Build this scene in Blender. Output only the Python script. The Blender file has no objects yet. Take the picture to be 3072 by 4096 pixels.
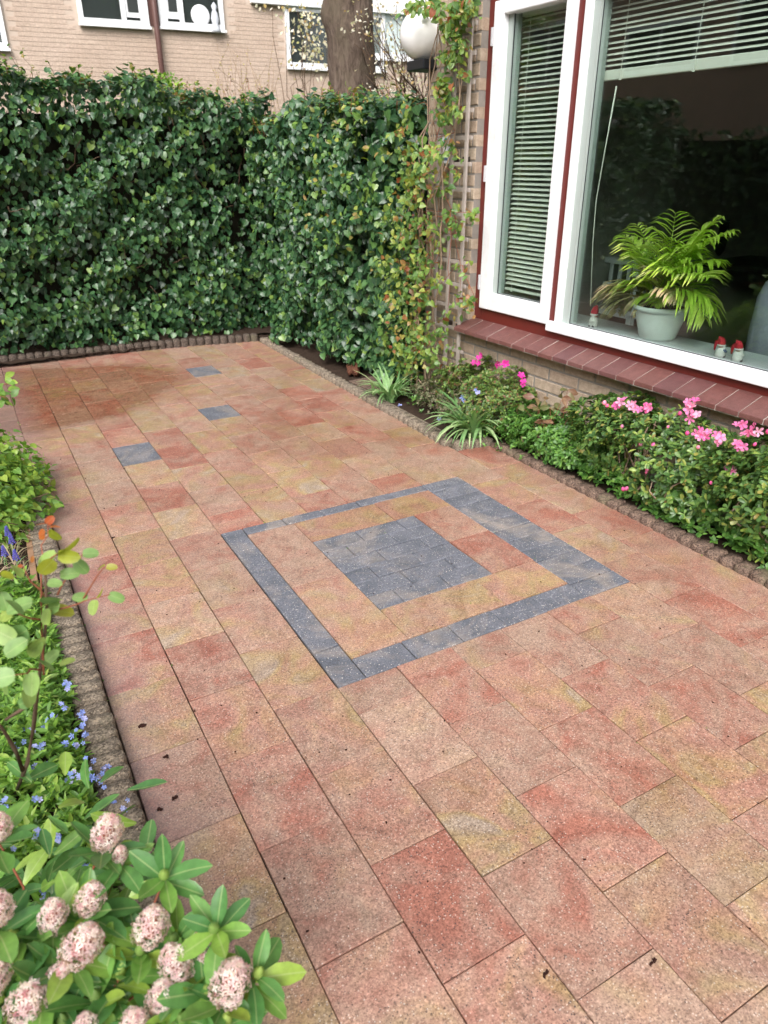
import bpy, math, random
import numpy as np
from mathutils import Vector, Matrix

random.seed(7)
rng = np.random.default_rng(11)
S = bpy.context.scene
COL = S.collection

# ------------------------------------------------------------------ camera
H = 1.3996
CR = np.array([0.87105264, -0.4911736, -0.00397464])
CD = np.array([-0.22001358, -0.38291422, -0.89720161])
CF = np.array([0.43915979, 0.7823843, -0.44160331])
FPX = 2864.2
cam_d = bpy.data.cameras.new('camera'); cam = bpy.data.objects.new('camera', cam_d); COL.objects.link(cam)
cam.matrix_world = Matrix(((CR[0], -CD[0], -CF[0], 0), (CR[1], -CD[1], -CF[1], 0), (CR[2], -CD[2], -CF[2], H), (0, 0, 0, 1)))
cam_d.sensor_fit = 'VERTICAL'; cam_d.sensor_height = 36; cam_d.lens = FPX / 4096 * 36
cam_d.clip_start = 0.05; cam_d.clip_end = 500
cam_d.dof.use_dof = True; cam_d.dof.focus_distance = 2.3; cam_d.dof.aperture_fstop = 5.5
S.camera = cam

# ------------------------------------------------------------------ light
SUN_EL, SUN_AZ = 44.0, 224.0          # azimuth from +Y, clockwise
W = bpy.data.worlds.new('World'); S.world = W; W.use_nodes = True
nt = W.node_tree; bg = nt.nodes['Background']
sky = nt.nodes.new('ShaderNodeTexSky'); sky.sky_type = 'NISHITA'; sky.sun_disc = False
sky.sun_elevation = math.radians(SUN_EL); sky.sun_rotation = math.radians(SUN_AZ)
sky.dust_density = 4.0; sky.air_density = 1.0; sky.ozone_density = 1.0
hs = nt.nodes.new('ShaderNodeHueSaturation'); hs.inputs['Saturation'].default_value = 0.28
nt.links.new(sky.outputs[0], hs.inputs['Color']); nt.links.new(hs.outputs[0], bg.inputs[0])
bg.inputs[1].default_value = 0.15
sl = bpy.data.lights.new('sun', 'SUN'); sl.energy = 1.15; sl.angle = math.radians(36); sl.color = (1, .965, .91)
sun = bpy.data.objects.new('sun', sl); COL.objects.link(sun)
az = math.radians(SUN_AZ); el = math.radians(SUN_EL)
sd = Vector((math.sin(az) * math.cos(el), math.cos(az) * math.cos(el), math.sin(el)))
sun.rotation_euler = sd.to_track_quat('Z', 'Y').to_euler(); sun.location = (0, 0, 12)
S.view_settings.view_transform = 'Standard'; S.view_settings.look = 'None'
S.view_settings.exposure = 1.08; S.view_settings.gamma = 1.0
S.view_settings.use_curve_mapping = False
S.render.engine = 'CYCLES'
S.cycles.max_bounces = 8; S.cycles.transparent_max_bounces = 12

# ------------------------------------------------------------------ geometry of the photograph
TL = 0.2
def row(r): return (r + 0.4799) * TL
HA = np.array([-0.0325, 0.99947, 0.0]); HN = np.array([0.99947, 0.0325, 0.0])
def ray(px, py):
    q = ((px - 1536) / FPX, (py - 2048) / FPX); d = CR * q[0] + CD * q[1] + CF
    return d
C0 = np.array([0, 0, H])
def gz(px, py, z=0.0):
    d = ray(px, py); return C0 + d * ((z - H) / d[2])
def hp(px, py, d):                     # on the plane at depth d in the house frame
    r = ray(px, py); return C0 + r * (d / (r @ HN))
def dep(px, py, t): return C0 + ray(px, py) * t
def py_(px, py, y):
    r = ray(px, py); return C0 + r * (y / r[1])
def hw(a, d, z): return HA * a + HN * d + np.array([0, 0, z])
HROT = math.atan2(-HN[1], HN[0]) * -1  # rotation of house frame about z

# ------------------------------------------------------------------ materials
class NT:
    def __init__(s, name):
        s.m = bpy.data.materials.new(name); s.m.use_nodes = True; s.t = s.m.node_tree
        s.b = s.t.nodes['Principled BSDF']; s.out = s.t.nodes['Material Output']
    def n(s, typ, **k):
        x = s.t.nodes.new(typ)
        for a, v in k.items():
            if a[0] == '_': setattr(x, a[1:], v)
            else:
                key = a.replace('__', ' ')
                s.set(x.inputs[int(key[1:])] if key[0] == 'i' and key[1:].isdigit() else x.inputs[key], v)
        return x
    def set(s, sock, v):
        if isinstance(v, bpy.types.NodeSocket): s.t.links.new(v, sock)
        elif isinstance(v, bpy.types.Node): s.t.links.new(v.outputs[0], sock)
        else: sock.default_value = v
    def math(s, op, a, b=0.0, clamp=False):
        x = s.t.nodes.new('ShaderNodeMath'); x.operation = op; x.use_clamp = clamp
        s.set(x.inputs[0], a); s.set(x.inputs[1], b); return x.outputs[0]
    def ramp(s, fac, stops, interp='LINEAR'):
        x = s.t.nodes.new('ShaderNodeValToRGB'); s.set(x.inputs[0], fac); cr = x.color_ramp; cr.interpolation = interp
        while len(cr.elements) < len(stops): cr.elements.new(0.5)
        for e, (p, c) in zip(cr.elements, stops):
            e.position = p; e.color = (c[0], c[1], c[2], 1) if not isinstance(c, float) else (c, c, c, 1)
        return x.outputs[0]
    def mix(s, fac, a, b, blend='MIX'):
        x = s.t.nodes.new('ShaderNodeMix'); x.data_type = 'RGBA'; x.blend_type = blend
        s.set(x.inputs[0], fac)
        for i, v in ((6, a), (7, b)):
            if isinstance(v, tuple): v = (v[0], v[1], v[2], 1)
            s.set(x.inputs[i], v)
        return x.outputs[2]
    def noise(s, vec, scale, detail=3, rough=.55, dist=0.0):
        x = s.n('ShaderNodeTexNoise', Scale=scale, Detail=detail, Roughness=rough, Distortion=dist); s.set(x.inputs['Vector'], vec); return x.outputs[0]
    def pos(s): return s.t.nodes.new('ShaderNodeNewGeometry').outputs['Position']
    def objc(s): return s.t.nodes.new('ShaderNodeTexCoord').outputs['Object']
    def rnd(s): return s.t.nodes.new('ShaderNodeObjectInfo').outputs['Random']
    def offset(s, vec, r):
        c = s.n('ShaderNodeCombineXYZ', X=s.math('MULTIPLY', r, 37.), Y=s.math('MULTIPLY', r, 91.), Z=s.math('MULTIPLY', r, 17.))
        x = s.t.nodes.new('ShaderNodeVectorMath'); x.operation = 'ADD'; s.set(x.inputs[0], vec); s.set(x.inputs[1], c); return x.outputs[0]
    def bump(s, h, strength=.3, dist=.003):
        x = s.n('ShaderNodeBump', Strength=strength, Distance=dist); s.set(x.inputs['Height'], h)
        s.t.links.new(x.outputs[0], s.b.inputs['Normal'])
    def base(s, c, rough=.6, spec=.5):
        if isinstance(c, tuple): c = (c[0], c[1], c[2], 1)
        s.set(s.b.inputs['Base Color'], c); s.set(s.b.inputs['Roughness'], rough); s.set(s.b.inputs['Specular IOR Level'], spec); return s.m

def mat_plain(name, c, rough=.6, var=.12, scale=20., spec=.4, bump=0.0, obj_var=0.0):
    t = NT(name); p = t.offset(t.pos(), t.rnd()); n = t.noise(p, scale, 4)
    f = t.math('ADD', t.math('MULTIPLY', t.math('SUBTRACT', n, .5), var * 2), 1.0)
    if obj_var: f = t.math('ADD', f, t.math('MULTIPLY', t.math('SUBTRACT', t.rnd(), .5), obj_var * 2))
    col = t.n('ShaderNodeVectorMath', _operation='SCALE'); t.set(col.inputs[0], c); t.set(col.inputs['Scale'], f)
    t.base(col.outputs[0], rough, spec)
    if bump: t.bump(t.noise(p, scale * 4, 4), bump, .004)
    return t.m

def stone_specks(t, p, col, dark=.6, light=.5):
    v = t.n('ShaderNodeTexVoronoi', Scale=210.); t.set(v.inputs['Vector'], p)
    ch = t.n('ShaderNodeSeparateColor'); t.set(ch.inputs[0], v.outputs['Color'])
    isd = t.math('MULTIPLY', t.math('LESS_THAN', v.outputs['Distance'], .36), t.math('GREATER_THAN', ch.outputs[0], .80))
    patch = t.ramp(t.noise(p, 6., 2), [(.38, .25), (.62, 1.0)])
    col = t.mix(t.math('MULTIPLY', t.math('MULTIPLY', isd, patch), dark), col, (.07, .05, .05))
    isl = t.math('MULTIPLY', t.math('LESS_THAN', v.outputs['Distance'], .34), t.math('GREATER_THAN', ch.outputs[1], .88))
    col = t.mix(t.math('MULTIPLY', isl, light), col, (.78, .70, .62))
    v2 = t.n('ShaderNodeTexVoronoi', Scale=75.); t.set(v2.inputs['Vector'], p)
    c2 = t.n('ShaderNodeSeparateColor'); t.set(c2.inputs[0], v2.outputs['Color'])
    b2 = t.math('MULTIPLY', t.math('LESS_THAN', v2.outputs['Distance'], .15), t.math('GREATER_THAN', c2.outputs[2], .9))
    col = t.mix(t.math('MULTIPLY', b2, .75), col, (.05, .03, .03))
    return col, v.outputs['Distance']

def mat_tile():
    t = NT('concrete_tile'); g = t.pos(); r = t.rnd(); p = t.offset(g, r)
    r2 = t.math('FRACT', t.math('MULTIPLY', r, 7.31)); r3 = t.math('FRACT', t.math('MULTIPLY', r, 23.7))
    n1 = t.noise(p, 4.2, 3, .5, 1.6); n2 = t.noise(p, 9., 4, .6, .8)
    v = t.math('ADD', t.math('MULTIPLY', t.math('SUBTRACT', n1, .5), 1.7), t.math('ADD', .5, t.math('MULTIPLY', t.math('SUBTRACT', r, .5), .52)))
    red = (.315, .115, .082); pink = (.360, .190, .145); oran = (.365, .205, .130); och = (.345, .240, .112); gry = (.345, .268, .208)
    c = t.ramp(v, [(0.0, gry), (.17, och), (.35, oran), (.54, pink), (.80, red), (1., red)])
    gm = t.ramp(t.math('ADD', n2, t.math('MULTIPLY', t.math('SUBTRACT', r2, .5), .3)), [(.40, .12), (.70, .75)])
    c = t.mix(gm, c, (.365, .262, .200))
    fine = t.noise(p, 170., 2, .7)
    c = t.mix(1.0, c, t.ramp(fine, [(.28, (.62, .60, .60)), (.5, (1, 1, 1)), (.75, (1.32, 1.32, 1.34))]), 'MULTIPLY')
    va = t.n('ShaderNodeTexVoronoi', Scale=330.); t.set(va.inputs['Vector'], p); vs_ = t.n('ShaderNodeSeparateColor'); t.set(vs_.inputs[0], va.outputs['Color'])
    c = t.mix(1.0, c, t.ramp(vs_.outputs[0], [(0., (.66, .64, .64)), (.35, (.95, .95, .95)), (.75, (1.04, 1.05, 1.05)), (1., (1.30, 1.34, 1.36))]), 'MULTIPLY')
    streak = t.noise(p, 7., 5, .75, 2.2); c = t.mix(1.0, c, t.ramp(streak, [(.34, (.80, .76, .74)), (.5, (1, 1, 1)), (.66, (1.14, 1.13, 1.10))]), 'MULTIPLY')
    c, dist = stone_specks(t, p, c, .95, .45)
    tone = t.math('ADD', .93, t.math('MULTIPLY', r3, .17))
    sc = t.n('ShaderNodeVectorMath', _operation='SCALE'); t.set(sc.inputs[0], c); t.set(sc.inputs['Scale'], tone); c = sc.outputs[0]
    # damp areas: darker, glossier
    dn = t.noise(g, .9, 4, .6, .6)
    sx = t.n('ShaderNodeSeparateXYZ'); t.set(sx.inputs[0], g)
    # remembered puddle at the far left corner of the terrace
    dx = t.math('DIVIDE', t.math('SUBTRACT', sx.outputs[0], .1), 1.25); dy = t.math('DIVIDE', t.math('SUBTRACT', sx.outputs[1], 5.15), .85)
    rr = t.math('SQRT', t.math('ADD', t.math('MULTIPLY', dx, dx), t.math('MULTIPLY', dy, dy)))
    pud = t.math('SUBTRACT', 1.25, t.math('ADD', rr, t.math('MULTIPLY', dn, .55)))
    pud = t.ramp(pud, [(.0, 0.), (.18, 1.)])
    damp = t.math('MAXIMUM', t.ramp(dn, [(.50, 0.), (.68, .55)]), pud)
    c = t.mix(damp, c, t.mix(1.0, c, (.74, .60, .50), 'MULTIPLY'))
    lav = t.ramp(t.math('ADD', sx.outputs[0], t.math('MULTIPLY', t.noise(g, 4., 3), .12)), [(.14, .40), (.30, 0.)])  # grey-lavender along the left kerb: damp mossy stain and kerb shade painted in
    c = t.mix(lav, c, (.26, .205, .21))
    # grime close to the edges of each tile is in the joints; light dust film
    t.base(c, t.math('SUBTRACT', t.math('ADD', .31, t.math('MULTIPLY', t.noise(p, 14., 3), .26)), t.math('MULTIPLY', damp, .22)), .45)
    h = t.math('ADD', t.math('MULTIPLY', fine, .7), t.math('MULTIPLY', dist, .5))
    t.bump(h, .35, .0022); return t.m

def mat_dark_paver():
    t = NT('dark_concrete_paver'); g = t.pos(); r = t.rnd(); p = t.offset(g, r)
    n = t.noise(p, 12., 4)
    c = t.ramp(n, [(.3, (.095, .103, .125)), (.7, (.165, .170, .20))])
    fine = t.noise(p, 200., 2, .7)
    c = t.mix(1.0, c, t.ramp(fine, [(.3, (.6, .6, .62)), (.5, (1, 1, 1)), (.72, (1.6, 1.6, 1.6))]), 'MULTIPLY')
    c, d = stone_specks(t, p, c, .8, .75)
    sand = t.ramp(t.noise(g, 3.2, 5, .7, 1.), [(.50, 0.), (.70, .50)])
    c = t.mix(sand, c, (.45, .36, .28))
    t.base(c, .55, .4); t.bump(t.math('ADD', fine, d), .4, .002); return t.m

def mat_brick(name, cols, spec=.25, spk=.0):
    t = NT(name); g = t.pos(); r = t.rnd(); p = t.offset(g, r)
    at = t.n('ShaderNodeAttribute', _attribute_name='rnd')
    v = t.math('FRACT', t.math('ADD', at.outputs['Fac'], r))
    c = t.ramp(v, [(i / (len(cols) - 1), q) for i, q in enumerate(cols)])
    n = t.noise(p, 35., 4, .65); c = t.mix(1.0, c, t.ramp(n, [(.3, (.78, .76, .74)), (.7, (1.14, 1.14, 1.14))]), 'MULTIPLY')
    f = t.noise(p, 260., 2, .7); c = t.mix(1.0, c, t.ramp(f, [(.3, (.8, .8, .8)), (.7, (1.12, 1.12, 1.12))]), 'MULTIPLY')
    st = t.ramp(t.noise(g, 1.4, 5, .6), [(.35, (1, 1, 1)), (.75, (.84, .81, .78))]); c = t.mix(1., c, st, 'MULTIPLY')
    t.base(c, .85, spec); t.bump(f, .5, .003); return t.m

def mat_leaf(name, stops, rough=.38, trans=.25, spec=.5, vein=0.0, edge=None):
    t = NT(name); r = t.rnd(); at = t.n('ShaderNodeAttribute', _attribute_name='rnd')
    v = t.math('FRACT', t.math('ADD', at.outputs['Fac'], r))
    c = t.ramp(v, stops)
    n = t.noise(t.offset(t.pos(), v), 60., 3); c = t.mix(1., c, t.ramp(n, [(.3, (.8, .8, .8)), (.7, (1.18, 1.18, 1.15))]), 'MULTIPLY')
    if vein or edge:
        au = t.n('ShaderNodeAttribute', _attribute_name='lx')
        ax = t.math('ABSOLUTE', au.outputs['Fac'])
        if vein: c = t.mix(t.math('MULTIPLY', t.math('LESS_THAN', ax, .014), vein), c, (.42, .5, .22))
        if edge: c = t.mix(t.ramp(ax, [(.22, 0.), (.30, edge[1])]), c, edge[0])
    t.base(c, rough, spec)
    tr = t.n('ShaderNodeBsdfTranslucent'); t.set(tr.inputs[0], t.mix(1., c, (1.5, 1.6, .7), 'MULTIPLY'))
    mx = t.n('ShaderNodeMixShader'); t.set(mx.inputs[0], trans); t.t.links.new(t.b.outputs[0], mx.inputs[1]); t.t.links.new(tr.outputs[0], mx.inputs[2])
    t.t.links.new(mx.outputs[0], t.out.inputs[0]); return t.m

def mat_glass(name='window_glass', tint=(.93, .96, .95)):
    t = NT(name); t.t.nodes.remove(t.b)
    bf = t.t.nodes.new('ShaderNodeNewGeometry').outputs['Backfacing']; fr = t.n('ShaderNodeFresnel', IOR=t.math('SUBTRACT', 1.5, t.math('MULTIPLY', bf, 1.5 - 1 / 1.5))); tp = t.n('ShaderNodeBsdfTransparent'); tp.inputs[0].default_value = (*tint, 1)
    gl = t.n('ShaderNodeBsdfGlossy', Roughness=0.0); wob = t.n('ShaderNodeBump', Strength=.015, Distance=.02)
    t.set(wob.inputs['Height'], t.noise(t.pos(), 1.6, 2)); t.t.links.new(wob.outputs[0], gl.inputs['Normal'])
    mx = t.n('ShaderNodeMixShader'); t.set(mx.inputs[0], fr); t.t.links.new(tp.outputs[0], mx.inputs[1]); t.t.links.new(gl.outputs[0], mx.inputs[2])
    t.t.links.new(mx.outputs[0], t.out.inputs[0]); return t.m

M = {}
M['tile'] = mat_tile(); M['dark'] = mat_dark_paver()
t_ = NT('joint_sand'); M['sand'] = t_.base(t_.ramp(t_.noise(t_.pos(), 9., 5, .7), [(.40, (.035, .024, .02)), (.55, (.09, .065, .05)), (.66, (.24, .19, .15)), (.75, (.06, .075, .025))]), .95, .1)
M['soil'] = mat_plain('garden_soil', (.045, .030, .022), .95, .5, 40., .1, .8)
M['brick'] = mat_brick('house_brick', [(.42, .335, .26), (.48, .385, .30), (.46, .355, .275), (.52, .43, .335), (.44, .34, .27)])
M['mortar'] = mat_plain('mortar', (.27, .245, .22), .95, .2, 50., .1, .3)
M['fbrick'] = mat_brick('far_brick', [(.545, .43, .355), (.575, .455, .38), (.56, .44, .365), (.59, .47, .39), (.55, .435, .36)])
M['fmortar'] = mat_plain('far_mortar', (.53, .43, .36), .95, .06, 20., .1)
M['red'] = mat_plain('red_paint', (.135, .020, .016), .32, .06, 8., .5)
M['white'] = mat_plain('white_paint', (.80, .81, .84), .3, .02, 8., .5)
def mat_paint(name, c, dirt, rough):
    t = NT(name); g = t.pos(); n = t.noise(g, 9., 5, .7, .6); mp = t.n('ShaderNodeMapping'); t.set(mp.inputs[0], g); mp.inputs['Scale'].default_value = (1, 1, .12)
    st = t.noise(mp.outputs[0], 45., 4, .7); col = t.mix(t.ramp(n, [(.50, 0.), (.72, .30)]), c, dirt); col = t.mix(t.ramp(st, [(.55, 0.), (.75, .22)]), col, dirt)
    t.base(col, t.math('ADD', rough, t.math('MULTIPLY', n, .2)), .5); t.bump(n, .15, .001); return t.m
M['white'] = mat_paint('white_paint', (.80, .81, .84), (.50, .50, .47), .22); M['red'] = mat_paint('red_paint', (.135, .020, .016), (.075, .028, .022), .24)
M['sash'] = mat_plain('grey_sash', (.36, .41, .39), .4, .03, 8., .4)
M['sill'] = mat_brick('glazed_sill', [(.165, .070, .066), (.195, .085, .078), (.15, .064, .066), (.21, .10, .09), (.17, .068, .062)], .5)
M['sill'].node_tree.nodes['Principled BSDF'].inputs['Roughness'].default_value = .42
M['joint'] = mat_plain('pale_joint', (.42, .38, .34), .9, .2, 60., .1)
M['glass'] = mat_glass()
M['slat'] = mat_plain('blind_slat', (.84, .83, .74), .5, .03, 6., .3)
M['board'] = mat_plain('window_board', (.40, .43, .425), .35, .04, 7., .4)
M['room'] = mat_plain('room_wall', (.26, .25, .22), .9, .15, 3., .1)
M['roomf'] = mat_plain('room_floor', (.10, .085, .07), .6, .2, 6., .3)
M['pot'] = mat_plain('pot_plastic', (.66, .71, .68), .35, .03, 8., .4)
M['wchair'] = mat_plain('white_wood', (.72, .76, .76), .5, .05, 9., .3)
M['fabric'] = mat_plain('grey_fabric', (.22, .23, .28), .95, .35, 9., .1, .6)
M['darkgl'] = mat_plain('dark_vase', (.05, .055, .05), .2, .2, 9., .5)
M['darkwood'] = mat_plain('dark_wood', (.03, .022, .017), .5, .2, 9., .3)
M['redcap'] = mat_plain('red_felt', (.42, .02, .035), .8, .15, 60., .2)
M['beard'] = mat_plain('white_wool', (.7, .68, .64), .9, .1, 90., .1, .5)
M['skin'] = mat_plain('pink_clay', (.55, .33, .25), .6, .05, 60., .3)
M['bluecl'] = mat_plain('blue_clay', (.10, .13, .22), .6, .1, 60., .3)
M['kerb'] = mat_plain('kerb_concrete', (.25, .195, .145), .9, .45, 70., .2, 1.6, .2)
M['kerbred'] = mat_plain('red_kerb_concrete', (.19, .115, .085), .9, .45, 70., .2, 1.6, .2)
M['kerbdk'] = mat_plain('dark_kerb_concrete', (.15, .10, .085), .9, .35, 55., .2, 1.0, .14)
M['bark'] = mat_plain('bark', (.125, .098, .078), .95, .45, 16., .15, 1.0)
M['twig'] = mat_plain('twig_bark', (.115, .075, .05), .9, .3, 40., .2)
M['twigred'] = mat_plain('young_red_twig', (.28, .09, .05), .6, .2, 40., .3)
M['twigpale'] = mat_plain('pale_twig', (.33, .24, .17), .8, .2, 40., .3)
M['core'] = mat_plain('hedge_inner_shade', (.018, .017, .011), .95, .5, 30., .05)  # near-black colour for the shade deep inside the hedges
M['trellis'] = mat_plain('weathered_lath', (.38, .33, .30), .85, .2, 30., .2)
M['lath'] = mat_plain('garden_lath', (.30, .18, .11), .85, .3, 30., .2)
M['black'] = mat_plain('black_metal', (.012, .014, .018), .4, .1, 20., .4)
M['pipe'] = mat_plain('brown_pipe', (.11, .05, .042), .5, .1, 9., .4)
M['rock'] = mat_plain('lava_rock', (.13, .055, .035), .95, .45, 50., .1, 1.)
M['petalM'] = mat_leaf('magenta_petal', [(0, (.62, .02, .32)), (1, (.72, .05, .42))], .6, .3)
M['petalP'] = mat_leaf('pink_petal', [(0, (.78, .13, .42)), (.5, (.84, .24, .54)), (1, (.88, .46, .68))], .6, .35)
M['petalB'] = mat_leaf('blue_petal', [(0, (.20, .28, .75)), (.5, (.30, .38, .82)), (1, (.48, .46, .80))], .6, .3)
M['muscari'] = mat_leaf('violet_bells', [(0, (.09, .08, .45)), (1, (.16, .14, .58))], .6, .1)
M['skimfl'] = mat_leaf('skimmia_floret', [(0, (.68, .46, .51)), (.45, (.79, .62, .66)), (.85, (.85, .76, .76)), (1, (.52, .22, .27))], .7, .3)
M['dead'] = mat_plain('dead_petal', (.035, .015, .012), .8, .3, 60., .1)
M['ivy'] = mat_leaf('ivy_leaf', [(0, (.018, .055, .024)), (.35, (.032, .092, .038)), (.7, (.052, .130, .046)), (.88, (.08, .175, .05)), (.95, (.13, .24, .05)), (1, (.20, .30, .06))], .36, .12, .55, vein=.25)
M['ivynew'] = mat_leaf('young_ivy_leaf', [(0, (.06, .15, .03)), (.4, (.15, .26, .04)), (.7, (.30, .34, .06)), (.85, (.30, .18, .07)), (1, (.12, .22, .04))], .4, .25)
M['lime'] = mat_leaf('lime_leaf', [(0, (.09, .21, .035)), (.5, (.18, .33, .05)), (1, (.34, .45, .07))], .4, .3, vein=.3)
M['vine'] = mat_leaf('vine_leaf', [(0, (.07, .16, .045)), (.35, (.13, .24, .055)), (.6, (.20, .30, .06)), (.80, (.33, .38, .08)), (.88, (.33, .21, .07)), (.94, (.30, .08, .04)), (1, (.09, .18, .05))], .4, .3, vein=.3)
M['azalea'] = mat_leaf('azalea_leaf', [(0, (.045, .11, .03)), (.45, (.085, .18, .045)), (.78, (.15, .26, .055)), (.93, (.28, .36, .07)), (1, (.30, .22, .07))], .34, .2, vein=.2)
M['azalea2'] = mat_leaf('bronze_azalea_leaf', [(0, (.06, .12, .03)), (.4, (.11, .20, .045)), (.76, (.20, .28, .06)), (.92, (.22, .13, .06)), (1, (.16, .06, .04))], .4, .2)
M['grnd'] = mat_leaf('groundcover_leaf', [(0, (.05, .14, .03)), (.5, (.10, .24, .045)), (1, (.17, .33, .06))], .4, .25, vein=.2)
M['fmn'] = mat_leaf('forget_me_not_leaf', [(0, (.07, .17, .025)), (.5, (.15, .31, .045)), (.85, (.24, .42, .06)), (1, (.34, .46, .10))], .45, .3, vein=.2)
M['hebe'] = mat_leaf('grey_green_leaf', [(0, (.10, .12, .06)), (.5, (.19, .19, .11)), (1, (.30, .26, .17))], .5, .2)
M['bronze'] = mat_leaf('bronze_leaf', [(0, (.16, .07, .045)), (.5, (.22, .12, .07)), (1, (.14, .16, .06))], .4, .2, vein=.2)
M['strap'] = mat_leaf('strap_leaf', [(0, (.12, .27, .09)), (.6, (.24, .40, .17)), (1, (.42, .53, .28))], .4, .2)
M['dry'] = mat_leaf('dry_grass', [(0, (.38, .27, .19)), (.6, (.5, .38, .28)), (1, (.22, .26, .10))], .7, .2)
M['skim'] = mat_leaf('skimmia_leaf', [(0, (.07, .19, .055)), (.5, (.115, .27, .07)), (.8, (.19, .36, .07)), (1, (.30, .42, .07))], .34, .22, .5, vein=.45, edge=((.42, .48, .08), .75))
M['roseg'] = mat_leaf('rose_leaf', [(0, (.14, .27, .09)), (.5, (.22, .36, .11)), (1, (.32, .42, .09))], .45, .25, vein=.5)
M['roser'] = mat_leaf('young_rose_leaf', [(0, (.42, .08, .02)), (.5, (.50, .15, .03)), (1, (.35, .12, .03))], .4, .35, vein=.3)
M['rosey'] = mat_leaf('olive_rose_leaf', [(0, (.28, .33, .03)), (1, (.36, .34, .05))], .4, .35, vein=.3)
M['palm'] = mat_leaf('palm_leaflet', [(0, (.30, .46, .05)), (.5, (.44, .60, .08)), (.9, (.58, .66, .18)), (1, (.68, .66, .36))], .4, .35)
M['palmd'] = mat_leaf('dry_palm_leaflet', [(0, (.42, .32, .19)), (.5, (.52, .42, .26)), (1, (.30, .34, .12))], .6, .2)
M['blossom'] = mat_leaf('blossom', [(0, (.78, .72, .64)), (.7, (.86, .82, .76)), (.85, (.50, .32, .15)), (1, (.42, .34, .12))], .7, .35)
M['bud'] = mat_leaf('pale_bud', [(0, (.42, .38, .10)), (1, (.52, .44, .20))], .6, .3)
M['fwin'] = mat_plain('dark_room', (.035, .04, .04), .3, .6, 1.5, .5)
M['fcurt'] = mat_plain('net_curtain', (.55, .57, .62), .8, .15, 4., .2)
M['label'] = mat_plain('plant_card', (.66, .66, .72), .5, .1, 40., .3)
M['green'] = mat_plain('green_print', (.05, .26, .14), .5, .1, 40., .3)
M['metal'] = mat_plain('hinge_metal', (.55, .55, .58), .4, .05, 40., .5)
M['roof'] = mat_plain('roof_tile', (.10, .055, .045), .8, .2, 5., .2)
M['obrick'] = mat_plain('opposite_brick', (.55, .38, .30), .9, .2, 6., .2)
M['lampglobe'] = NT('opal_globe').base((.93, .93, .93), .12, .5)

def mat_kerb(name, col):
    t = NT(name); p = t.offset(t.pos(), t.rnd()); n = t.noise(p, 22., 5, .7); c = t.mix(1., col, t.ramp(n, [(.3, (.72, .70, .68)), (.5, (1, 1, 1)), (.7, (1.2, 1.17, 1.1))]), 'MULTIPLY')
    va = t.n('ShaderNodeTexVoronoi', Scale=230.); t.set(va.inputs['Vector'], p); vs_ = t.n('ShaderNodeSeparateColor'); t.set(vs_.inputs[0], va.outputs['Color'])
    c = t.mix(1.0, c, t.ramp(vs_.outputs[0], [(0., (.45, .43, .42)), (.5, (1, 1, 1)), (1., (1.7, 1.65, 1.55))]), 'MULTIPLY')
    moss = t.ramp(t.noise(t.pos(), 5., 4, .7), [(.56, 0.), (.72, .45)]); c = t.mix(moss, c, (.15, .15, .085))
    t.base(c, .95, .2); t.bump(t.math('ADD', n, va.outputs['Distance']), .6, .003); return t.m
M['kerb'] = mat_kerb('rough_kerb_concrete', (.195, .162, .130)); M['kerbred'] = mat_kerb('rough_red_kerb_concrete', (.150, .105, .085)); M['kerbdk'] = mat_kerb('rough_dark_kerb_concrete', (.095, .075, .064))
# ------------------------------------------------------------------ mesh helpers
def link(name, me, mat=None, parent=None, loc=None, mw=None):
    o = bpy.data.objects.new(name, me); COL.objects.link(o)
    if mat is not None and len(me.materials) == 0: me.materials.append(mat)
    if parent is not None: o.parent = parent
    if loc is not None: o.location = loc
    if mw is not None: o.matrix_local = mw
    return o
def tag(o, label=None, cat=None, group=None, kind=None):
    if label: o['label'] = label
    if cat: o['category'] = cat
    if group: o['group'] = group
    if kind: o['kind'] = kind
    return o
def empty(name, loc=(0, 0, 0), rz=0.0, label=None, cat=None, group=None):
    o = bpy.data.objects.new(name, None); COL.objects.link(o); o.location = tuple(loc); o.rotation_euler = (0, 0, rz)
    o.empty_display_size = .05
    return tag(o, label, cat, group)
def tri_mesh(name, V, F, mat=None, attrs=None, smooth=False):
    V = np.asarray(V, np.float32); F = np.asarray(F, np.int32); k = F.shape[1]
    me = bpy.data.meshes.new(name); me.vertices.add(len(V)); me.vertices.foreach_set('co', V.ravel())
    me.loops.add(F.size); me.loops.foreach_set('vertex_index', F.ravel())
    me.polygons.add(len(F)); me.polygons.foreach_set('loop_start', np.arange(0, F.size, k, dtype=np.int32))
    if smooth: me.polygons.foreach_set('use_smooth', np.ones(len(F), bool))
    if attrs:
        for a, v in attrs.items():
            at = me.attributes.new(a, 'FLOAT', 'POINT'); at.data.foreach_set('value', np.asarray(v, np.float32))
    me.update(calc_edges=True)
    if mat: me.materials.append(mat)
    return me
BOXF = np.array([(0, 3, 2, 1), (4, 5, 6, 7), (0, 1, 5, 4), (1, 2, 6, 5), (2, 3, 7, 6), (3, 0, 4, 7)])
def boxv(x0, x1, y0, y1, z0, z1):
    return np.array([(x0, y0, z0), (x1, y0, z0), (x1, y1, z0), (x0, y1, z0), (x0, y0, z1), (x1, y0, z1), (x1, y1, z1), (x0, y1, z1)], float)
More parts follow.
